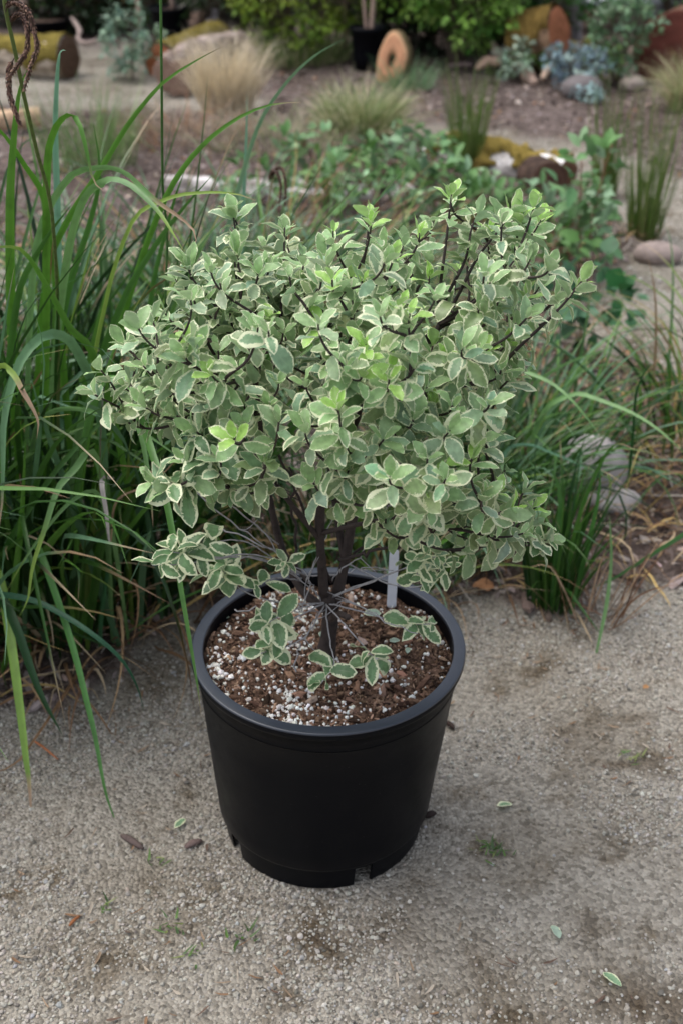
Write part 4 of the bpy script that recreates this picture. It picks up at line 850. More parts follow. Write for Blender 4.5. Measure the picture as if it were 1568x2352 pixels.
lt = samp(2600, -.75, .85, 1.0, 2.6, lambda P: (np.hypot(P[:, 0]-_px, P[:, 1]-_py) > .175) & (fbm(P[:, 0]*3, P[:, 1]*3, 301) > .50))[:420]
lb_ = Buf()
for x, y in lt:
    a = rng.uniform(0, 6.28); L = rng.uniform(.006, .03); s_ = np.linspace(-.5, .5, 5); Q = np.stack([x+L*s_*math.cos(a), y+L*s_*math.sin(a)+.15*L*s_**2, ground_z(np.full(5, x), np.full(5, y))+.004+.003*np.abs(s_)], 1)
    ribbon(lb_, Q, rng.uniform(.0012, .004), np.broadcast_to(np.array([0, 0, 1.])+rng.normal(0, .3, 3), Q.shape), np.array([(.12, .08, .06), (.26, .19, .13), (.20, .12, .07), (.36, .31, .25)][rng.integers(4)]))
tag(lb_.build('leaf_litter', M_dry), 'brown needles and crumbs of litter on the gravel', 'litter', kind='stuff')
dry_leaf(1115, 1362, R(15), .065, (.40, .20, .10), 'large orange brown dry leaf at the edge of the gravel behind the pot')
dry_leaf(1480, 1592, R(40), .02, (.33, .17, .07), 'tiny orange dry leaf alone on the gravel at right')
dry_leaf(1452, 755, R(60), .05, (.5, .26, .16), 'pale orange dry leaf on the gravel path behind the shrub at right')
dry_leaf(1440, 825, R(150), .06, (.5, .22, .11), 'orange dry leaf below the dark round leaved plant at right')

# ------------------------------------------------------------ things behind : tussocks and rushes
def tussock(px, py, label, cat, N, rx, Lr, wr, lean, droop, cols, wts=None, name='grass_tussock', tipc=DRYS, tipp=.2, group=None, extra=None):
    P = G(px, py); t = thing(name, (P[0], P[1], 0), label, cat, group); b = Buf()
    clump(b, P[0], P[1], rx, rx*.8, N, Lr, wr, lean, droop, cols, wts, tipc, None, .15, None, tipp, 1, 9)
    b.build('leaf_blades', M_dry if cols[0][0] > .3 else M_blade, t)
    if extra:
        b = Buf(); clump(b, P[0], P[1], rx, rx*.8, *extra, n=8); b.build('dead_blades', M_dry, t)
    return t
STRAW = [(.70, .61, .44), (.60, .51, .35), (.78, .70, .53), (.48, .40, .29)]
tussock(522, 268, 'straw blond fine grass tussock beside the left path', 'ornamental grass', 1500, .13, (.2, .5), (.0015, .003), (.02, .55), (.1, 1.1), STRAW, tipc=STRAW)
tussock(828, 322, 'green and straw fine tussock below the log slice with a hole', 'ornamental grass', 1200, .15, (.15, .38), (.002, .004), (.1, 1.0), (.3, 1.5), [(.20, .30, .09), (.32, .39, .17), (.44, .42, .24), (.14, .23, .08)], extra=(350, (.15, .4), (.002, .004), (.3, 1.2), (.3, 1.3), STRAW))
tussock(1590, 262, 'pale straw green tussock spilling in at the right edge', 'ornamental grass', 1000, .12, (.15, .42), (.002, .004), (.1, .9), (.5, 1.8), [(.36, .35, .20), (.28, .32, .14), (.45, .39, .25)], tipc=STRAW)
tussock(215, 395, 'sparse pale green fine grass in front of the left path', 'grass', 260, .2, (.2, .5), (.0022, .004), (.02, .5), (.1, .9), [(.15, .27, .08), (.22, .33, .12), (.12, .2, .06)])
tussock(680, 150, 'low fine green grass under the yellow green bush', 'grass', 900, .33, (.12, .3), (.003, .005), (.1, .9), (.3, 1.5), [(.13, .22, .06), (.22, .26, .10), (.3, .28, .16), (.08, .15, .04)])
tussock(935, 212, 'arching green grass around the foot of the log slice', 'grass', 200, .14, (.08, .26), (.003, .005), (.2, 1.0), (.3, 1.5), [(.10, .2, .08), (.16, .28, .14)])
tussock(640, 350, 'grey brown dead grass mat between the straw tussock and the white log', 'dead grass', 500, .34, (.1, .3), (.002, .004), (.5, 1.4), (.3, 1.3), [(.36, .30, .22), (.33, .30, .24), (.22, .26, .12)], name='dead_tussock')
tussock(430, 330, 'brown and grey dead tussock behind the sedge', 'dead grass', 520, .32, (.1, .3), (.002, .004), (.5, 1.4), (.3, 1.3), [(.31, .24, .17), (.33, .28, .22), (.3, .17, .1)], name='dead_tussock')
RUSH = [(.10, .18, .03), (.14, .24, .05), (.08, .14, .03), (.22, .26, .09)]
def rush(px, py, N, rx, Lr, label):
    P = G(px, py); t = thing('rush_tuft', (P[0], P[1], 0), label, 'rush', 'upright rush tufts in the gravel'); b = Buf()
    for _ in range(N):
        a = rng.uniform(0, 6.28); r_ = rng.uniform()**.5; x, y = P[0]+rx*r_*math.cos(a), P[1]+rx*r_*math.sin(a); L = rng.uniform(*Lr)*(1 if rng.uniform() < .34 else rng.uniform(.25, .6))
        Q = arc((x, y, ground_z(x, y)-.01), a+rng.normal(0, .5), L, .02+.2*r_*rng.uniform(.2, 1.1), rng.uniform(0, .2), 6)
        c = np.array(RUSH[rng.integers(4)])*rng.uniform(.8, 1.2); b.add(*tube_arrays(Q, np.array([.0018, .002, .002, .0017, .0012, .0006]), 4, False), col=np.r_[c, 1])
    b.build('stems', M_blade, t); b = Buf(); clump(b, P[0], P[1], rx*1.1, rx, 50, (.04, .16), (.002, .004), (.3, 1.3), (.2, 1), cols=[BRN, (.2, .13, .07), TAN], tipp=0, n=6); b.build('dead_blades', M_dry, t)
rush(1072, 392, 210, .065, (.3, .52), 'dark green rush tuft standing against the yellow mossed log')
rush(1385, 452, 160, .05, (.3, .55), 'leaning rush tuft between the mossed log and the rush by the stone')
rush(1475, 548, 180, .06, (.34, .62), 'tallest rush tuft standing just behind the smooth brown stone')

# ------------------------------------------------------------ stones and logs
def blob(name, c, r3, col, label, cat, seed, mat=None, amp=.12, kind=None, rot=0, group=None):
    V, F = ico(3); n_ = fbm(V[:, 0]*1.6+seed*7.1+V[:, 2], V[:, 1]*1.6+seed*3.3-V[:, 2]*.7, seed, 4)-.5
    V = V*(1+amp*2*n_[:, None]); V = V*np.array(r3); ca, sa = math.cos(rot), math.sin(rot); V = V@np.array([[ca, sa, 0], [-sa, ca, 0], [0, 0, 1]])
    k_ = fbm(V[:, 0]/r3[0]*4+seed, V[:, 1]/r3[1]*4+V[:, 2]/r3[2]*3, seed+5, 4); cc = np.array(col)*(0.75+.5*k_)[:, None]
    o = Buf().add(V, F, np.c_[cc, np.ones(len(cc))]).build(name, mat or M_stone); o.location = tuple(float(v) for v in c); return tag(o, label, cat, group, kind)
def at(px, py, dz=0): P = G(px, py); return np.array([P[0], P[1], float(ground_z(P[0], P[1]))+dz])
blob('stone', at(1507, 600, .03), (.092, .062, .046), (.25, .20, .18), 'smooth rounded brown stone on the gravel at the foot of the tallest rush', 'stone', 3, amp=.06, rot=-.15)
blob('stone', at(1346, 1135, .05), (.095, .07, .085), (.38, .35, .35), 'pale grey pointed stone half hidden in the bright green grass at right', 'stone', 8, amp=.14)
blob('stone', at(1400, 1175, .0), (.07, .05, .03), (.36, .33, .33), 'low flat grey stone beside the pointed one in the grass', 'stone', 9, amp=.14)
blob('stone', at(1330, 232, .05), (.12, .1, .075), (.13, .115, .115), 'dark grey boulder under the blue grey plant', 'stone', 12, amp=.12)
blob('stone', at(1448, 212, .03), (.075, .06, .055), (.34, .28, .24), 'pinkish stone left of the right hand straw tussock', 'stone', 14, amp=.2)
blob('stone', at(1470, 158, .06), (.1, .08, .07), (.22, .17, .14), 'brown stone in front of the big red brown log end', 'stone', 15, amp=.2)
blob('stone', at(925, 470, .03), (.05, .04, .04), (.5, .46, .45), 'small whitish stone among the broad leaved plants', 'stone', 16, amp=.2)
def log(name, A_, B_, r, bark, end, label, moss=None, mossthr=.5, lump=.10, seed=1, hollow=None, taper=1.0, mosscol=(.17, .135, .035), rings=True, group=None, mossh=.11):
    A_, B_ = np.array(A_, float), np.array(B_, float); n, m = 34, 48; ax = norm(B_-A_); u = norm(np.cross([0, 0, 1.], ax)); v = np.cross(ax, u)
    s_ = np.linspace(0, 1, n); th = np.arange(m)/m*2*math.pi; Lh = np.linalg.norm(B_-A_)
    SS, TH = np.meshgrid(s_, th, indexing='ij'); cx_, sx2 = np.cos(TH), np.sin(TH)
    nz = fbm(SS*Lh/r*.9+seed*5+cx_*1.3, sx2*1.3+seed*2.7+SS*.5, seed, 5)-.5; fine = fbm(SS*Lh/r*2.5+seed, TH*4, seed+3, 4)-.5
    rr_ = r*(1+(taper-1)*SS)*(1+lump*2.2*nz+.05*fine)
    def pt(R_): return A_ + SS[..., None]*(B_-A_) + R_[..., None]*(cx_[..., None]*u + sx2[..., None]*v)
    V = pt(rr_); root = thing(name, tuple((A_+B_)/2 - np.array([0, 0, r])), label, 'log', group)
    i = np.arange(n-1)[:, None]*m; j = np.arange(m)[None]; k = (j+1) % m; F = np.stack([i+j, i+k, i+k+m, i+j+m], -1).reshape(-1, 4)
    kc = np.clip((fbm(SS*9+seed, TH*2.2, seed+9, 4)-.3)*2.2, 0, 1)[..., None]; cc = np.array(bark[0])*(1-kc)+np.array(bark[1])*kc
    Buf().add(V.reshape(-1, 3), F, np.c_[cc.reshape(-1, 3), np.ones(n*m)]).build('bark', M_log, root)
    for e_, (kk, sgn) in enumerate(((0, -1), (n-1, 1))):
        b = Buf(); R0 = V[kk]; cen_ = R0.mean(0); fr = np.array([1, .86, .7, .52, .34, .16, .02]); hz = np.array([0, .012, .016, .02, .02, .022, .022])*sgn*r*4
        if hollow and e_ == hollow[0]: hz = np.array([0, .004, .0, -.1, -.5, -1.2, -1.6])*sgn*r*hollow[1]
        VV = np.stack([cen_+(R0-cen_)*f + ax*h + ax*sgn*(fbm(np.cos(th)*3*f+seed, np.sin(th)*3*f, 40+seed)-.5)[:, None]*r*.12 for f, h in zip(fr, hz)])
        i2 = np.arange(len(fr)-1)[:, None]*m; FF = np.stack([i2+j, i2+k, i2+k+m, i2+j+m], -1).reshape(-1, 4)
        ec = np.array(end)*(.8+.35*fbm(np.cos(th)[None]*fr[:, None]*5+seed, np.sin(th)[None]*fr[:, None]*5, 70+seed))[..., None]*(1-.25*(np.arange(len(fr))[:, None, None] % 2 if rings else 0))
        b.add(VV.reshape(-1, 3), FF[:, ::-1] if sgn < 0 else FF, np.c_[ec.reshape(-1, 3), np.ones(m*len(fr))]); b.build('cut_end', M_chip, root)
    if moss is not None:
        up = (V - (A_+SS[..., None]*(B_-A_)))[..., 2]/r; mn = fbm(SS*Lh/r*1.1+seed*3, TH*1.7, seed+20, 4)
        w_ = up*.5 + (mn-.5)*2.2*moss[1] + .5 - (0 if moss[0] is None else 1.6*np.abs(SS-moss[0])/moss[2])
        keep = (w_ > mossthr); hh = np.clip((w_-mossthr)*2.5, 0, 1)*mossh*r + r*.16*(fbm(SS*26, TH*6, seed+31, 4)-.35)
        V3 = pt(rr_+np.where(keep, np.maximum(hh, .004)+.004, -.01)).reshape(-1, 3)
        fk = keep.ravel()[F].sum(1) >= 2; mc = np.array(mosscol)*(.55+.9*fbm(SS*20, TH*5, seed+50, 4))[..., None]
        if fk.any(): Buf().add(V3, F[fk], np.c_[mc.reshape(-1, 3), np.ones(n*m)]).build('moss', M_moss, root)
    return root
BROWN = ((.10, .07, .05), (.26, .2, .16)); GREYB = ((.2, .16, .14), (.50, .46, .42)); WHITE = ((.30, .28, .27), (.72, .70, .69))
log('fallen_log', Y(-120, 140, 8.2), Y(160, 130, 7.9), .125, ((.12, .09, .06), (.50, .43, .36)), (.10, .06, .04), 'thick mossy pale barked log at the left beyond the gravel path', moss=(None, 1, 1), mossthr=.62, seed=2)
log('fallen_log', Y(-60, 285, 6.3), Y(92, 268, 6.4), .05, ((.34, .23, .15), (.52, .38, .25)), (.5, .36, .22), 'short peeled tan log end at the left edge on the path', seed=3, lump=.04)
log('fallen_log', Y(366, 142, 7.9), Y(500, 88, 8.7), .10, BROWN, (.35, .13, .06), 'yellow mossed log with a small orange cut end below the black pot', moss=(None, 1, 1), mossthr=.42, seed=4)
log('fallen_log', Y(395, 172, 7.3), Y(545, 112, 8.2), .11, ((.11, .08, .065), (.33, .27, .245)), (.2, .13, .1), 'rotten grey splintered log behind the straw tussock', lump=.6, seed=5)
log('fallen_log', Y(1188, 96, 8.02), Y(1284, 76, 7.86), .145, ((.13, .08, .05), (.30, .19, .12)), (.32, .12, .06), 'thick log with orange red cut face and yellow moss lying on darker wood', moss=(None, 1, 1), mossthr=.40, seed=6, mosscol=(.20, .13, .04))
log('fallen_log', Y(1195, 165, 8.1), Y(1345, 135, 8.3), .12, ((.04, .03, .022), (.10, .07, .04)), (.09, .05, .03), 'dark brown log beneath the one with the orange red face', moss=(None, 1, 1), mossthr=.75, seed=7)
log('fallen_log', Y(1545, 122, 7.75), Y(1660, 90, 8.8), .25, ((.06, .03, .02), (.16, .09, .06)), (.10, .032, .024), 'biggest log with dark red brown cut face at the right edge', seed=8)
log('fallen_log', Y(385, 432, 5.3), Y(862, 452, 5.05), .05, ((.13, .11, .10), (.60, .58, .57)), (.3, .2, .15), 'long thin white lichened log lying behind the shrub', seed=9, lump=.5)
log('fallen_log', Y(992, 350, 5.95), Y(1302, 402, 5.35), .07, WHITE, (.15, .08, .05), 'white barked log with a thick yellow moss cushion among the rushes', moss=(.42, 1, .8), mossthr=.15, seed=10, lump=.2, mosscol=(.25, .185, .05), mossh=.55)
log('log_stump', Y(1225, 402, 5.35), Y(1262, 418, 5.2), .085, ((.03, .02, .016), (.07, .045, .035)), (.10, .055, .04), 'dark brown broken stump end under the right half of the mossed log', seed=11)
log('fallen_log', Y(1350, 42, 9.6), Y(1480, 32, 9.8), .06, ((.16, .12, .1), (.36, .29, .25)), (.35, .24, .18), 'grey brown branch lying across high in the background at right', seed=12)
log('weathered_post', Y(1312, 118, 9.2), Y(1306, -60, 9.2), .075, ((.18, .165, .165), (.30, .28, .28)), (.3, .25, .22), 'upright grey weathered wooden post behind the orange faced log', seed=13, lump=.05)['category'] = 'post'
# log slice with a hole
c0 = Y(904, 138, 7.72); m = 56; th = np.arange(m)/m*2*math.pi
ol = (1+.13*np.cos(2*(th-1.25))+.05*np.cos(3*th+1)+.035*np.sin(5*th)); il = (1+.25*np.cos(2*(th-1.2))+.1*np.sin(3*th))
nrm = norm(np.array([-.52, -.82, .12])); u = norm(np.cross([0, 0, 1.], nrm)); v = np.cross(nrm, u)
sl = thing('log_slice', (c0[0], c0[1], 0), 'upright orange tan slice of log with a dark hole through its middle', 'log slice')
lay = [(.036, 0, .05), (.034, 1, 0), (.5, .5, 0)]
def ringp(r_o, off, line): return c0+off*nrm+(r_o*line)[:, None]*(np.cos(th)[:, None]*u*.92+np.sin(th)[:, None]*v*1.14)
rings_ = [ringp(.027, -.035, il), ringp(.027, .03, il), ringp(.033, .036, il), ringp(.065, .038, (ol+il)/2), ringp(.095, .037, ol), ringp(.118, .034, ol), ringp(.124, .028, ol)]
b = Buf(); i = np.arange(6)[:, None]*m; j = np.arange(m)[None]; k = (j+1) % m; FF = np.stack([i+j, i+k, i+k+m, i+j+m], -1).reshape(-1, 4)
rc = np.array([(.07, .035, .02), (.12, .06, .035), (.33, .17, .09), (.50, .26, .15), (.46, .23, .13), (.50, .30, .17), (.32, .2, .12)])
cc = np.repeat(rc, m, axis=0)*(.85+.3*rng.uniform(size=(7*m, 1))); b.add(np.concatenate(rings_), FF, np.c_[cc, np.ones(7*m)]); b.build('cut_face', M_chip, sl)
b = Buf(); rings_ = [ringp(.124, .028, ol), ringp(.128, .02, ol), ringp(.128, -.03, ol), ringp(.12, -.035, ol), ringp(.027, -.035, il)]
i = np.arange(4)[:, None]*m; FF = np.stack([i+j, i+k, i+k+m, i+j+m], -1).reshape(-1, 4); b.add(np.concatenate(rings_), FF, (.13, .10, .05, 1)); b.build('bark', M_log, sl)

# driftwood and twisted roots
def wood_piece(name, path, r, col, label, cat='driftwood'):
    Q = spline(np.array([Y(*p) for p in path]), 18); n = len(Q)
    V, F = tube_arrays(Q, r*(.65+.5*rng.uniform(size=n))*np.sin(np.linspace(.5, 2.7, n))**.6, 8); o0 = Q[n//2]; o = Buf().add(V-o0, F, (*col, 1)).build(name, M_log); o.location = tuple(o0); return tag(o, label, cat)
wood_piece('twisted_root', [(164, 40, 8.7), (178, 58, 8.6), (184, 74, 8.5), (180, 88, 8.4), (196, 99, 8.3), (226, 92, 8.3)], 0.017, (.24, .19, .17), 'pale twisted root standing on the path end at upper left', 'root')
wood_piece('driftwood', [(1128, 100, 8.1), (1140, 120, 8.0), (1148, 142, 7.9)], .03, (.40, .30, .25), 'upper pale driftwood stick left of the orange faced log')
wood_piece('driftwood', [(1092, 158, 7.9), (1120, 140, 7.9), (1150, 146, 7.9)], .035, (.44, .30, .22), 'pinkish driftwood lump right of the dark gap under the green bush')
wood_piece('driftwood', [(1185, 150, 7.9), (1205, 168, 7.75), (1226, 192, 7.6)], .04, (.48, .34, .27), 'pale pink driftwood piece pointing down under the mossed orange faced log')
wood_piece('driftwood', [(1246, 180, 7.6), (1256, 160, 7.7), (1266, 150, 7.8)], .025, (.46, .34, .26), 'small pale upright splinter beside the blue grey plant')
wood_piece('driftwood', [(1025, 152, 8.0), (1060, 148, 8.0), (1085, 150, 8.0)], .015, (.18, .13, .12), 'thin dark stick lying in the gap under the green bush')
wood_piece('driftwood', [(480, 60, 9.0), (492, 40, 9.0), (488, 20, 9.0)], .05, (.42, .38, .40), 'pale grey weathered wood standing right of the black pot in the background')
wood_piece('driftwood', [(445, 70, 9.0), (452, 45, 9.0), (470, 30, 9.0)], .05, (.25, .17, .13), 'brown weathered wood against the right side of the background pot')
wood_piece('bamboo_cane', [(1500, 862, 3.35), (1568, 864, 3.2), (1700, 868, 3.0)], .008, (.40, .29, .17), 'straight tan cane lying on the path edge at right', 'cane')
wood_piece('dry_stick', [(1408, 700, 4.0), (1450, 722, 3.9), (1482, 742, 3.8)], .005, (.42, .33, .24), 'thin straw coloured stick on the gravel path at right', 'stick')

# small nursery pots in the background
def small_pot(px, py, r, h, label, y=None, plant=True):
    P = at(px, py) if y is None else Y(px, py, y); P[2] = float(ground_z(P[0], P[1])); t = thing('plant_pot', P, label, 'plant pot', 'black pots in the background')
    V, F = lathe([(.001, .004), (r*.80, .0), (r*.84, h*.3), (r*.93, h*.86), (r*.97, h*.87), (r*1.05, h*.9), (r*1.05, h), (r*.97, h), (r*.94, h*.88)], 0, 0, 48); V[:, :2] += P[:2]; V[:, 2] += P[2]
    Buf().add(V, F.reshape(-1, 4)[:, ::-1]).build('body', M_pot, t)
    V, F = lathe([(.001, h*.9), (r*.5, h*.91), (r*.95, h*.885)], 0, 0, 48); V[:, :2] += P[:2]; V[:, 2] += P[2]
    Buf().add(V, F.reshape(-1, 4)[:, ::-1], (.09, .06, .045, 1)).build('soil', M_chip, t)
    return P, h
P1, h1 = small_pot(393, 108, .135, .25, 'black pot with a thin trunk standing behind the yellow mossed log')
P2, h2 = small_pot(843, 172, .11, .26, 'black pot half hidden by the orange log slice')
P3, h3 = small_pot(112, 98, .17, .14, 'low wide black pot behind the left mossy log')
small_pot(572, 110, .08, .13, 'small black pot just behind the top of the straw tussock')

# ------------------------------------------------------------ leafy plants and bushes
LS = [small_leaf(3, .55, .3, .4), small_leaf(3, .62, .2, .8), small_leaf(3, .5, .4, .2), small_leaf(3, .7, .15, .6)]
LN = [small_leaf(3, .3, .3, .5), small_leaf(3, .26, .2, .9)]
LR = [small_leaf(4, .85, .2, .3), small_leaf(4, .8, .25, .6), small_leaf(4, .9, .1, .1)]
def bush(name, P, label, cat, h, rx, ry, nst, ncl, lpc, lsz, cols, temps=LS, z0=.15, stemcol=(.10, .075, .055), group=None, stem_r=.006, clr=.06, base_z=None, wts=None, shell=.45):
    P = np.array(P, float); gz = float(ground_z(P[0], P[1])) if base_z is None else base_z; t = thing(name, (P[0], P[1], gz), label, cat, group); cen_ = np.array([P[0], P[1], gz+h*(z0+1)/2]); hz = h*(1-z0)/2
    C_ = []
    while len(C_) < ncl:
        v_ = rng.normal(size=3); v_ /= np.linalg.norm(v_); r_ = rng.uniform(shell, 1)**.8; lump = .72+.5*vn(v_[0]*2.2+P[0]*9, v_[1]*2.2+v_[2]*2.2, 5)
        C_.append(cen_+v_*r_*lump*np.array([rx, ry, hz]))
    C_ = np.array(C_); sb = [Buf() for _ in range(nst)]; tops = []
    for q in range(nst):
        a = rng.uniform(0, 6.28); tp = cen_+np.array([math.cos(a)*rx*.55, math.sin(a)*ry*.55, hz*rng.uniform(.2, .8)]); b0 = np.array([P[0]+math.cos(a)*rx*.12, P[1]+math.sin(a)*ry*.12, gz-.01])
        Q = spline([b0, b0*.6+tp*.4+np.array([0, 0, h*.1])+rng.normal(0, .02*h, 3), tp], 14); sb[q].add(*tube_arrays(Q, np.linspace(stem_r, stem_r*.45, 14), 6), col=(*stemcol, 1)); tops.append(Q)
    for c_ in C_:
        d = [np.linalg.norm(Q-c_, axis=1).min() for Q in tops]; q = int(np.argmin(d)); k_ = int(np.argmin(np.linalg.norm(tops[q]-c_, axis=1))); k_ = max(0, k_-2)
        sb[q].add(*tube_arrays(spline([tops[q][k_], (tops[q][k_]+c_)/2+rng.normal(0, .01, 3)+np.array([0, 0, .01]), c_], 6), np.linspace(stem_r*.4, stem_r*.2, 6), 4, False), col=(*stemcol, 1))
    for q in range(nst): sb[q].build('stem', M_stem, t)
    N = ncl*lpc; ci = np.repeat(np.arange(ncl), lpc); rd = norm(rng.normal(size=(N, 3))+np.array([0, 0, .45])+norm(C_[ci]-cen_)*.7); pos = C_[ci]+rd*rng.uniform(.1, 1, (N, 1))*clr
    D = norm(rd+rng.normal(0, .45, (N, 3))+np.array([0, 0, -.1])); U = np.array([0, 0, 1.])+rng.normal(0, .35, (N, 3))+rd*.25
    M = frames(D, U)*(lsz*rng.uniform(.65, 1.25, N))[:, None, None]; cl = pal(ncl, cols, wts, .2)[ci]*np.r_[1, 1, 1, 1]; cl[:, :3] *= rng.uniform(.8, 1.2, (N, 1)); b = Buf(); wh = rng.integers(0, len(temps), N)
    for q in range(len(temps)): b.inst(temps[q], M[wh == q], pos[wh == q], cl[wh == q])
    b.build('foliage', M_leaf, t); return t
MG = [(.09, .19, .055), (.13, .25, .10), (.07, .15, .04), (.19, .31, .17)]
# broad leaved low plants behind the shrub
sal = [(740, 420, .22, 'leftmost'), (840, 455, .2, ''), (915, 425, .26, ''), (1010, 500, .2, ''), (1110, 515, .17, ''), (1215, 560, .19, ''), (1290, 640, .24, ''), (1200, 690, .24, ''), (890, 530, .22, ''), (600, 500, .17, ''), (745, 490, .18, ''), (1330, 560, .2, ''), (1060, 560, .24, ''), (980, 440, .2, '')]
desc = ['broad leaved low shrub at the right end of the white lichened log', 'broad leaved low shrub just behind the middle top of the potted shrub', 'broad leaved low shrub in front of the straw and green tussock', 'broad leaved low shrub left of the rush by the yellow moss', 'broad leaved low shrub in front of the yellow moss cushion', 'broad leaved low shrub below the dark broken stump end', 'broad leaved low shrub on the gravel edge left of the smooth brown stone', 'broad leaved low shrub hidden behind the top right of the potted shrub', 'low leafy plant hard behind the potted shrub at centre', 'small broad leaved plant in front of the middle of the white lichened log', 'small broad leaved plant in front of the right end of the white lichened log', 'broad leaved plant on the mulch between the stump end and the smooth brown stone', 'broad leaved low plant directly behind the top right shoots of the potted shrub', 'broad leaved low plant between the straw and green tussock and the mossed log']
for (px, py, h, _), d_ in zip(sal, desc):
    P = G(px, py); bush('broadleaf_shrub', P, d_, 'shrub', h, .2, .16, 5, 20, 4, .062, MG, z0=.2, stemcol=(.16, .07, .05), stem_r=.0035, clr=.05, group='low broad leaved shrubs behind the pot')
P = G(1335, 640); bush('broadleaf_shrub', P, 'upright leafy reddish stem rising highest between the stump and the rushes', 'shrub', .52, .10, .10, 2, 16, 4, .062, MG, z0=.3, stemcol=(.2, .09, .06), stem_r=.004, clr=.045, group='low broad leaved shrubs behind the pot')
P = G(1335, 850); bush('round_leaved_shrub', P, 'small shrub with dark round leaves beside the gravel path right of the potted shrub', 'shrub', .30, .20, .16, 4, 26, 4, .055, [(.03, .10, .035), (.05, .14, .06), (.08, .19, .10)], LR, z0=.3, stemcol=(.2, .13, .06), stem_r=.003, clr=.05)
# glaucous and silver plants further back
P = G(1312, 215); bush('silver_plant', P, 'blue grey leafy mound in front of the dark log', 'plant', .24, .2, .15, 5, 60, 9, .035, [(.22, .31, .33), (.27, .38, .36), (.17, .23, .28)], LS, z0=.1, stem_r=.003, clr=.04)
P = G(1345, 250); bush('silver_plant', P, 'small blue green sprig on the mulch below the blue grey mound', 'plant', .10, .09, .07, 2, 14, 8, .03, [(.25, .38, .36), (.3, .42, .38)], LS, z0=.1, stem_r=.002, clr=.03)
P = G(1172, 195); bush('silver_plant', P, 'pale silver green rosette plant left of the pink driftwood', 'plant', .24, .10, .09, 3, 24, 8, .04, [(.27, .37, .27), (.33, .42, .31)], LS, z0=.05, stem_r=.003, clr=.04)
P = G(300, 185); bush('glaucous_shrub', P, 'pale blue green airy shrub between the path and the yellow mossed log', 'shrub', .42, .17, .15, 5, 60, 8, .036, [(.12, .21, .14), (.17, .28, .20), (.23, .33, .24)], LS, z0=.05, stem_r=.003, clr=.055)
P = G(345, 170); bush('glaucous_shrub', P, 'lower grey green part shaded plant touching the yellow mossed log', 'shrub', .26, .14, .12, 4, 34, 8, .03, [(.13, .22, .13), (.2, .3, .2)], LS, z0=.05, stem_r=.003, clr=.05)
P = G(1412, 200); bush('glaucous_shrub', P, 'tall grey green leafy shrub in front of the red brown log', 'shrub', .6, .2, .18, 6, 95, 8, .04, [(.10, .20, .10), (.17, .28, .16), (.07, .15, .06), (.24, .35, .22)], LS, z0=.1, stem_r=.004, clr=.06)
P = G(1225, 182); bush('leafy_plant', P, 'little green seedling plants under the driftwood', 'plant', .14, .2, .1, 3, 26, 6, .04, [(.09, .2, .04), (.15, .28, .08)], LS, z0=.05, stem_r=.002, clr=.04)
P = G(1370, 195); bush('leafy_plant', P, 'yellow green low plant between the blue grey mound and the pale stone', 'plant', .26, .16, .12, 3, 36, 7, .035, [(.15, .26, .06), (.2, .3, .1), (.10, .17, .05)], LS, z0=.05, stem_r=.002, clr=.05)
# bushes
P = np.array([Y(1050, 120, 8.0)[0]+.03, 8.15]); bush('green_bush', P, 'bright mid green bush above the dark gap right of the log slice', 'bush', .95, .52, .42, 9, 420, 11, .045, [(.14, .28, .04), (.21, .38, .06), (.08, .19, .03), (.28, .44, .10)], LS, z0=.17, stem_r=.009, clr=.07)
P = np.array([Y(1190, 60, 9.0)[0], 8.95]); bush('green_bush', P, 'deeper green bush behind the mossed orange faced log', 'bush', 1.0, .7, .42, 7, 380, 10, .05, [(.05, .16, .035), (.09, .23, .05), (.13, .28, .07)], LS, z0=.1, stem_r=.01, clr=.08)
for q_, (bx, by_, hh_) in enumerate(((960, 8.75, .5), (1110, 8.7, .5), (560, 9.0, .5), (180, 9.5, .45))):  # near-black low plants added to put shade into the gaps around the bushes
    P = np.array([Y(bx, 100, by_)[0], by_]); bush('dark_undergrowth', P, ['dark undergrowth in the gap behind the log slice', 'dark undergrowth below the left part of the bright green bush', 'dark undergrowth behind the top of the straw tussock', 'dark undergrowth behind the pale twisted root'][q_], 'undergrowth', hh_, .42, .25, 5, 150, 9, .055, [(.02, .04, .016), (.035, .065, .022), (.05, .045, .03)], LS, z0=.0, stem_r=.005, clr=.07, group='dark undergrowth below the bushes')
P = np.array([Y(690, 60, 8.4)[0], 8.45]); bush('green_bush', P, 'yellow green bush at top centre behind the straw tussock', 'bush', .95, .55, .42, 7, 330, 11, .042, [(.19, .28, .03), (.26, .36, .05), (.12, .19, .025)], LS, z0=.0, stem_r=.009, clr=.07)
P = np.array([Y(845, 60, 8.8)[0], 8.9]); bush('dark_bush', P, 'very dark bush behind the pot beside the log slice', 'bush', 1.1, .7, .4, 7, 330, 9, .055, [(.02, .055, .018), (.04, .09, .025), (.07, .13, .07)], LS, z0=.05, stem_r=.012, clr=.09)
P = np.array([Y(250, 20, 9.4)[0], 9.6]); bush('green_bush', P, 'green and rust coloured bush left of the background pot', 'bush', .95, .6, .4, 6, 330, 9, .05, [(.06, .15, .03), (.10, .2, .05), (.16, .11, .04), (.04, .09, .03)], LS, z0=.02, stem_r=.01, clr=.08)
P = np.array([Y(50, 20, 9.8)[0], 10.0]); bush('dark_bush', P, 'dark grey green bush at the top left corner', 'bush', 1.0, .6, .4, 6, 320, 9, .05, [(.05, .08, .05), (.12, .17, .12), (.03, .06, .03)], LS, z0=.02, stem_r=.01, clr=.08)
P = np.array([Y(480, 0, 10)[0], 10.3]); bush('green_bush', P, 'mid green bush behind the background pot with the thin trunk', 'bush', .95, .6, .4, 6, 330, 9, .05, [(.05, .12, .03), (.09, .17, .05), (.2, .3, .12)], LS, z0=.02, stem_r=.01, clr=.08)
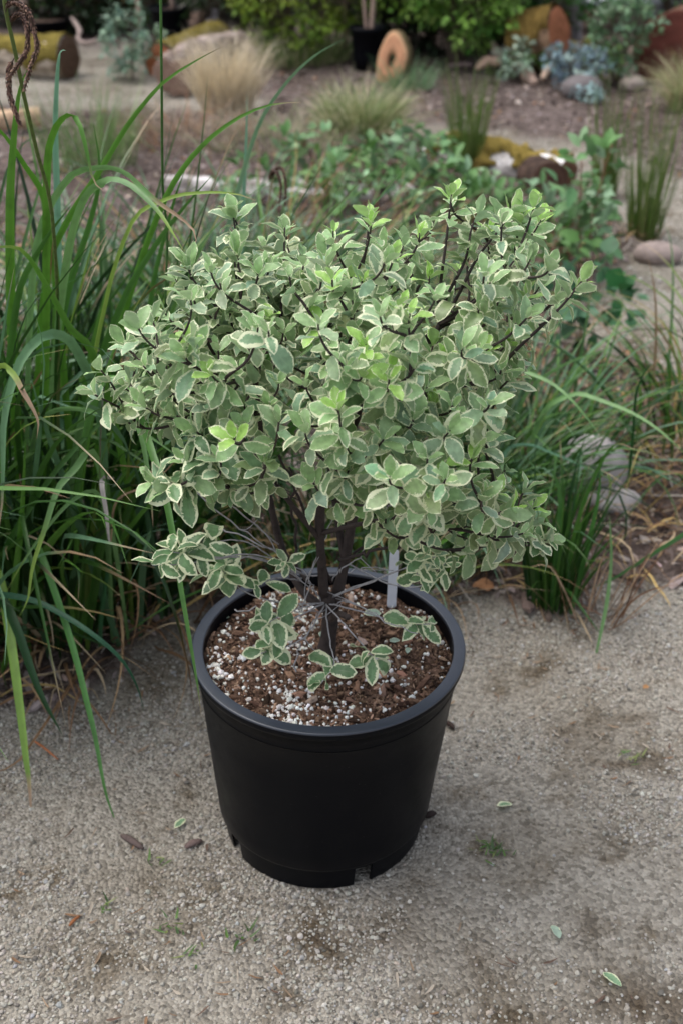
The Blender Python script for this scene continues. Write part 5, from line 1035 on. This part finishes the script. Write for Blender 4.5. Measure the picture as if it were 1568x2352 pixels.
P = np.array([Y(1430, 0, 10)[0], 10.35]); bush('green_bush', P, 'light green bush at the top right behind the pale bench', 'bush', 1.0, .95, .35, 8, 420, 9, .05, [(.09, .18, .04), (.14, .24, .07), (.2, .3, .1)], LS, z0=.05, stem_r=.01, clr=.08)
P = np.array([Y(1540, 30, 9.3)[0]+.1, 9.5]); bush('green_bush', P, 'grey green bush above the biggest red brown log', 'bush', 1.2, .5, .4, 6, 240, 9, .045, [(.10, .17, .07), (.16, .24, .12), (.05, .1, .04)], LS, z0=.1, stem_r=.01, clr=.08)
for q, (x, hh, dsc) in enumerate(((-5.6, 2.6, 'far left'), (-3.6, 3.0, 'left'), (-1.7, 2.7, 'centre left'), (.2, 3.1, 'centre'), (2.2, 2.8, 'centre right'), (4.2, 3.0, 'right'), (6.2, 2.6, 'far right'))):
    bush('evergreen_shrub', (x, 11.2+.3*math.sin(q*2.1)), 'tall dark evergreen shrub in the boundary planting, %s' % dsc, 'shrub', hh, 1.35, .7, 6, 520, 9, .085, [(.025, .065, .018), (.04, .10, .025), (.07, .14, .04)], LS, z0=.0, stem_r=.03, clr=.17, group='evergreen shrubs closing the view')
# thin trunks
def trunk_plant(path, r, label, leafcols, cat='sapling'):
    Q = spline(np.array([Y(*p) for p in path]), 16); b0 = Q[0].copy(); t = thing('sapling', b0, label, cat, 'thin saplings in the background'); Buf().add(*tube_arrays(Q, np.linspace(r, r*.6, 16), 8), col=(.28, .20, .16, 1)).build('trunk', M_bark, t)
    tp = Q[-1]; N = 420; v_ = rng.normal(size=(N, 3)); v_ = v_/np.linalg.norm(v_, axis=1)[:, None]*rng.uniform(.3, 1, (N, 1)); pos = tp+np.array([0, 0, .2])+v_*np.array([.35, .35, .32]); b = Buf()
    bb_ = Buf()
    for q in range(18): bb_.add(*tube_arrays(spline([Q[10+q % 6], (Q[10+q % 6]+pos[q])/2+np.array([0, 0, .03]), pos[q]], 5), np.linspace(r*.35, r*.15, 5), 4, False), col=(.2, .15, .12, 1))
    bb_.build('branches', M_bark, t)
    b.inst(LS[0], frames(v_+np.array([0, 0, -.2]), np.array([0, 0, 1.])+rng.normal(0, .3, (N, 3)))*(.05*rng.uniform(.7, 1.3, N))[:, None, None], pos, pal(N, leafcols)); b.build('foliage', M_leaf, t)
def up(px, y, z0, z1, lean=0):
    x = Y(px, 50, y)[0]; return lambda: None
def sap(px, py, y, z1, r, label, dx=0):
    P = Y(px, py, y); P[2] = max(P[2], float(ground_z(P[0], P[1])))
    pts = [(P[0], P[1], P[2]), (P[0]+dx*.4, P[1]+.02, P[2]+(z1-P[2])*.5), (P[0]+dx, P[1], z1)]
    pj = [(*proj(np.array(p))[0], p[1]) for p in pts]; trunk_plant(pj, r, label, [(.08, .17, .04), (.05, .11, .03)])
sap(397, 30, P1[1], 1.5, .014, 'thin trunk growing out of the background pot with the straight rim')
sap(850, 90, P2[1], 1.5, .016, 'thin double stem growing out of the pot beside the log slice', .12)
sap(842, 90, P2[1]+.02, 1.45, .012, 'slim stem leaning left out of the pot beside the log slice', -.16)
sap(325, 90, 8.9, 1.6, .016, 'slim pinkish trunk left of the background pot', -.03)
sap(793, 112, 8.5, 1.6, .018, 'slim trunk between the yellow green bush and the log slice pot', -.05)
sap(62, 40, 9.3, 1.7, .03, 'leaning olive brown trunk behind the low wide pot', -.15)
# pale slatted bench far right
bn = thing('bench', Y(1405, 100, 9.7)*np.array([1, 1, 0]), 'pale slatted bench half hidden by leaves at upper right', 'bench'); x0 = Y(1405, 100, 9.7)[0]
def box(b, c_, h_, col=(.36, .38, .42, 1)):
    V = np.array([[sx*h_[0], sy*h_[1], sz*h_[2]] for sx in (-1, 1) for sy in (-1, 1) for sz in (-1, 1)])+np.array(c_); b.add(V, np.array([(0, 1, 3, 2), (4, 6, 7, 5), (0, 4, 5, 1), (2, 3, 7, 6), (0, 2, 6, 4), (1, 5, 7, 3)]), col); return b
for q in range(3): box(Buf(), (x0, 9.55+.10*q, .235), (.42, .04, .012)).build('seat_slat', M_stone, bn, smooth=False)
for q in range(2): box(Buf(), (x0, 9.85+.02*q, .36+.11*q), (.42, .01, .035)).build('back_slat', M_stone, bn, smooth=False)
for sx in (-.36, .36):
    for yy, hh in ((9.54, .112), (9.80, .112)): box(Buf(), (x0+sx, yy, hh), (.02, .02, hh), (.25, .26, .28, 1)).build('leg', M_stone, bn, smooth=False)
    box(Buf(), (x0+sx, 9.885, .28), (.02, .012, .26), (.25, .26, .28, 1)).build('back_post', M_stone, bn, smooth=False)
